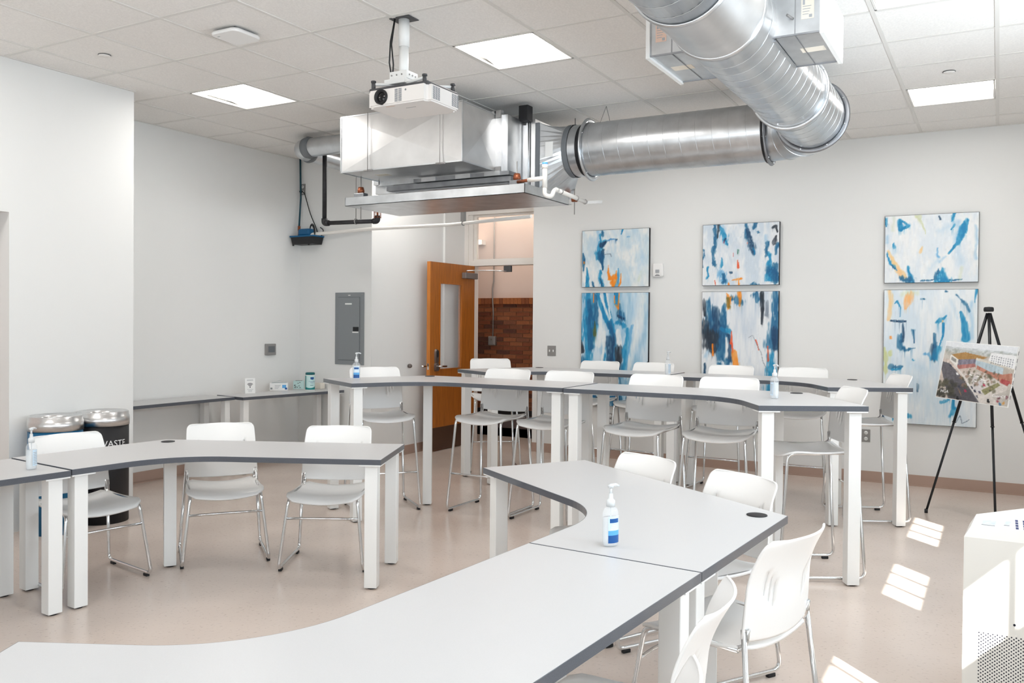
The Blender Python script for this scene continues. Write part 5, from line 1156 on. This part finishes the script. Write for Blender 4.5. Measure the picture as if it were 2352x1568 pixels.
c.poly((174, 196, 206), [(.47, .26), (.86, .37), (.86, .48), (.68, .47), (.47, .36)], 1, .25, (40, 8)).poly((214, 206, 190), [(.47, .24), (1, .34), (1, .39), (.47, .28)], 1, .2)
c.poly((196, 118, 92), [(.50, .37), (.70, .46), (.86, .48), (.98, .44), (1, .62), (.9, .62), (.5, .43)], 1, .35, (50, 14)).poly((190, 60, 62), [(.86, .55), (.98, .58), (.95, .66), (.84, .62)], .9, .3)
c.poly((236, 236, 236), [(.66, .13), (1, .15), (1, .37), (.64, .27)], 1, .03)
for i in range(10):
    for j in range(4): u = .675 + i * .031; c.poly((126, 130, 140), [(u, .175 + j * .038 + i * .004), (u + .014, .176 + j * .038 + i * .004), (u + .013, .198 + j * .038 + i * .004), (u - .001, .197 + j * .038 + i * .004)], .8)
c.poly((216, 206, 198), [(.36, .5), (.62, .48), (.96, .68), (.9, 1), (.64, 1), (.34, .58)], .8, .2).poly((206, 202, 206), [(.44, .54), (.66, .62), (.6, .85), (.5, .78)], .7, .1)
c.poly((140, 136, 80), [(.62, .78), (.82, .62), (.86, .66), (.68, .86)], .9, .3).poly((186, 178, 168), [(.78, .86), (1, .7), (1, .98), (.9, 1)], .8, .1)
for k in range(60):
    u = .3 + .55 * c.rng.random(); v = .44 + .33 * c.rng.random(); c.stroke([(96, 92, 62), (118, 110, 76), (80, 76, 56), (150, 110, 84)][k % 4], [(u, v)], .012 + .014 * c.rng.random(), .8, .6, .6)
for k in range(45):
    u = .26 * c.rng.random(); v = .70 + .3 * c.rng.random(); c.stroke([(70, 68, 52), (88, 84, 62), (52, 50, 44)][k % 3], [(u, v)], .03, .85, .7, .6)
for u, v in ((.42, .53), (.52, .54), (.58, .58), (.62, .6), (.50, .63), (.63, .63)): c.poly((240, 238, 232), [(u, v), (u + .04, v + .015), (u + .035, v + .03), (u - .005, v + .016)], 1)
for u, v, cc in ((.40, .83, (196, 30, 72)), (.48, .76, (44, 46, 64)), (.53, .81, (50, 54, 76)), (.57, .90, (40, 44, 66)), (.12, .42, (60, 62, 84)), (.24, .55, (230, 228, 226)), (.42, .71, (228, 228, 228)), (.3, .77, (60, 64, 80)), (.64, .69, (206, 60, 90)), (.6, .82, (90, 84, 104))):
    c.poly(cc, [(u - .02, v - .02), (u + .01, v - .022), (u + .03, v + .02), (u, v + .025)], 1)
c.poly((176, 120, 74), [(.28, .78), (.34, .86), (.38, .95), (.33, .88)], .6); c.poly((226, 222, 216), [(.10, .30), (.36, .58), (.64, 1), (.625, 1), (.33, .59), (.09, .31)], .7)
for u, v, cc in ((.86, .93, (176, 40, 60)), (.90, .95, (40, 110, 170)), (.94, .95, (226, 150, 50)), (.88, .88, (110, 50, 60)), (.97, .84, (120, 40, 60))): c.stroke(cc, [(u, v)], .02, .9, .5, .5)
c.img = c.img * .72 + c.img.mean(2, keepdims=True) * .24
c.dabs(1500, .02, .018, 34, True, .75).dabs(500, .02, .03, 30, False, .6)
c.mesh('print', bpt(.004, bh - .004, .0008), e1, -e2v, 'print', bw - .008, bh - .008, bo)
MB().add([bpt(bw, k * .052 + .06, n) for k in range(1) for n in (.001,)], []).v
for k in range(7):
    v0 = .06 + k * .055; MB().add([bpt(bw + .0004, v0, -.007), bpt(bw + .0004, v0, -.001), bpt(bw + .0004, v0 + .03, -.001), bpt(bw + .0004, v0 + .03, -.007)], [(0, 1, 2, 3), (3, 2, 1, 0)]).build('edge_print', 'panel_line', bo)
tm = frame_mtx(bpt(.072, .055, .0016), e1, e2v, n3); text_mb('HGA', .034, .0002).xf(tm).build('lettering', 'white_text', bo, 'white HGA lettering')
tm = frame_mtx(bpt(.535, .072, .0016), e1, e2v, n3); text_mb('CommCT', .026, .0002).xf(tm).build('lettering', 'white_text', bo)

# ------------------------------------------------------------------ window-side heating cabinet
hc = thing('heating_cabinet', 'white metal floor heating cabinet with perforated grille at lower right', 'heating cabinet', (.4, 3.9, 0))
HX, HY, HZ = -.099, 3.50, .752
pl = [(HX, HY), (HX + .012, HY + .24), (HX + .30, HY + .62), (XW - .002, HY + .62), (XW - .002, HY)]
cb = MB(); n = len(pl)
tp = [(HX + .022, HY + .016), (HX + .034, HY + .235), (HX + .31, HY + .61), (XW - .002, HY + .61), (XW - .002, HY + .016)]
V = [(x, y, 0) for x, y in pl] + [(x, y, HZ - .04) for x, y in pl] + [(x, y, HZ) for x, y in tp]
cb.add(V, [(k * n + q, k * n + (q + 1) % n, (k + 1) * n + (q + 1) % n, (k + 1) * n + q) for k in range(2) for q in range(n)] + [tuple(range(2 * n, 3 * n)), tuple(range(n - 1, -1, -1))][::1])
for i, f in enumerate(cb.f[:2 * n]): cb.f[i] = tuple(f)
cb.build('housing', 'cabinet', hc)
hm = MB(); z = .376; row = 0
while z > .06:
    x = HX + .052 + (.0072 if row % 2 else 0)
    while x < .55:
        hm.add([(x + .0026 * math.cos(PI * k / 4), HY - .0006, z + .0026 * math.sin(PI * k / 4)) for k in range(8)], [tuple(range(8))]); x += .0144
    z -= .00625; row += 1
o = hm.build('perforations', 'hole', hc); o['kind'] = 'stuff'
MB().cyl((.062, HY - .0012, .421), (.062, HY + .002, .421), .0042, n=14).build('screw', 'hole', hc)
for r_ in range(26):
    for q in range(4):
        x0 = .062 + r_ * .024; y0 = HY + .03 + q * .045; m_ = MB().box(x0, x0 + .009, y0, y0 + .034, HZ - .001, HZ + .0006)
        m_.build('louvre_slot', 'navy', hc)
def grey_patch(x, y, w_, h_, rz, label):  # thin flat sheet with a grey inset and a darker strip
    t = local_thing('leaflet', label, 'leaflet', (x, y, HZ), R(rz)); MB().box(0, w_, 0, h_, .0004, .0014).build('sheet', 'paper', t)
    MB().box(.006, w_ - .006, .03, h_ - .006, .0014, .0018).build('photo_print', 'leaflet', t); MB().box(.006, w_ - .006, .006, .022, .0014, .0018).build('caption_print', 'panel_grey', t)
grey_patch(-.052, 3.53, .055, .11, -3, 'small printed leaflet on the white cabinet, left one at its corner')
grey_patch(.018, 3.56, .03, .10, -5, 'narrow printed leaflet on the white cabinet beside the slots')

# ------------------------------------------------------------------ tidy up: drop helper properties
for o in bpy.data.objects:
    if '_org' in o: del o['_org']
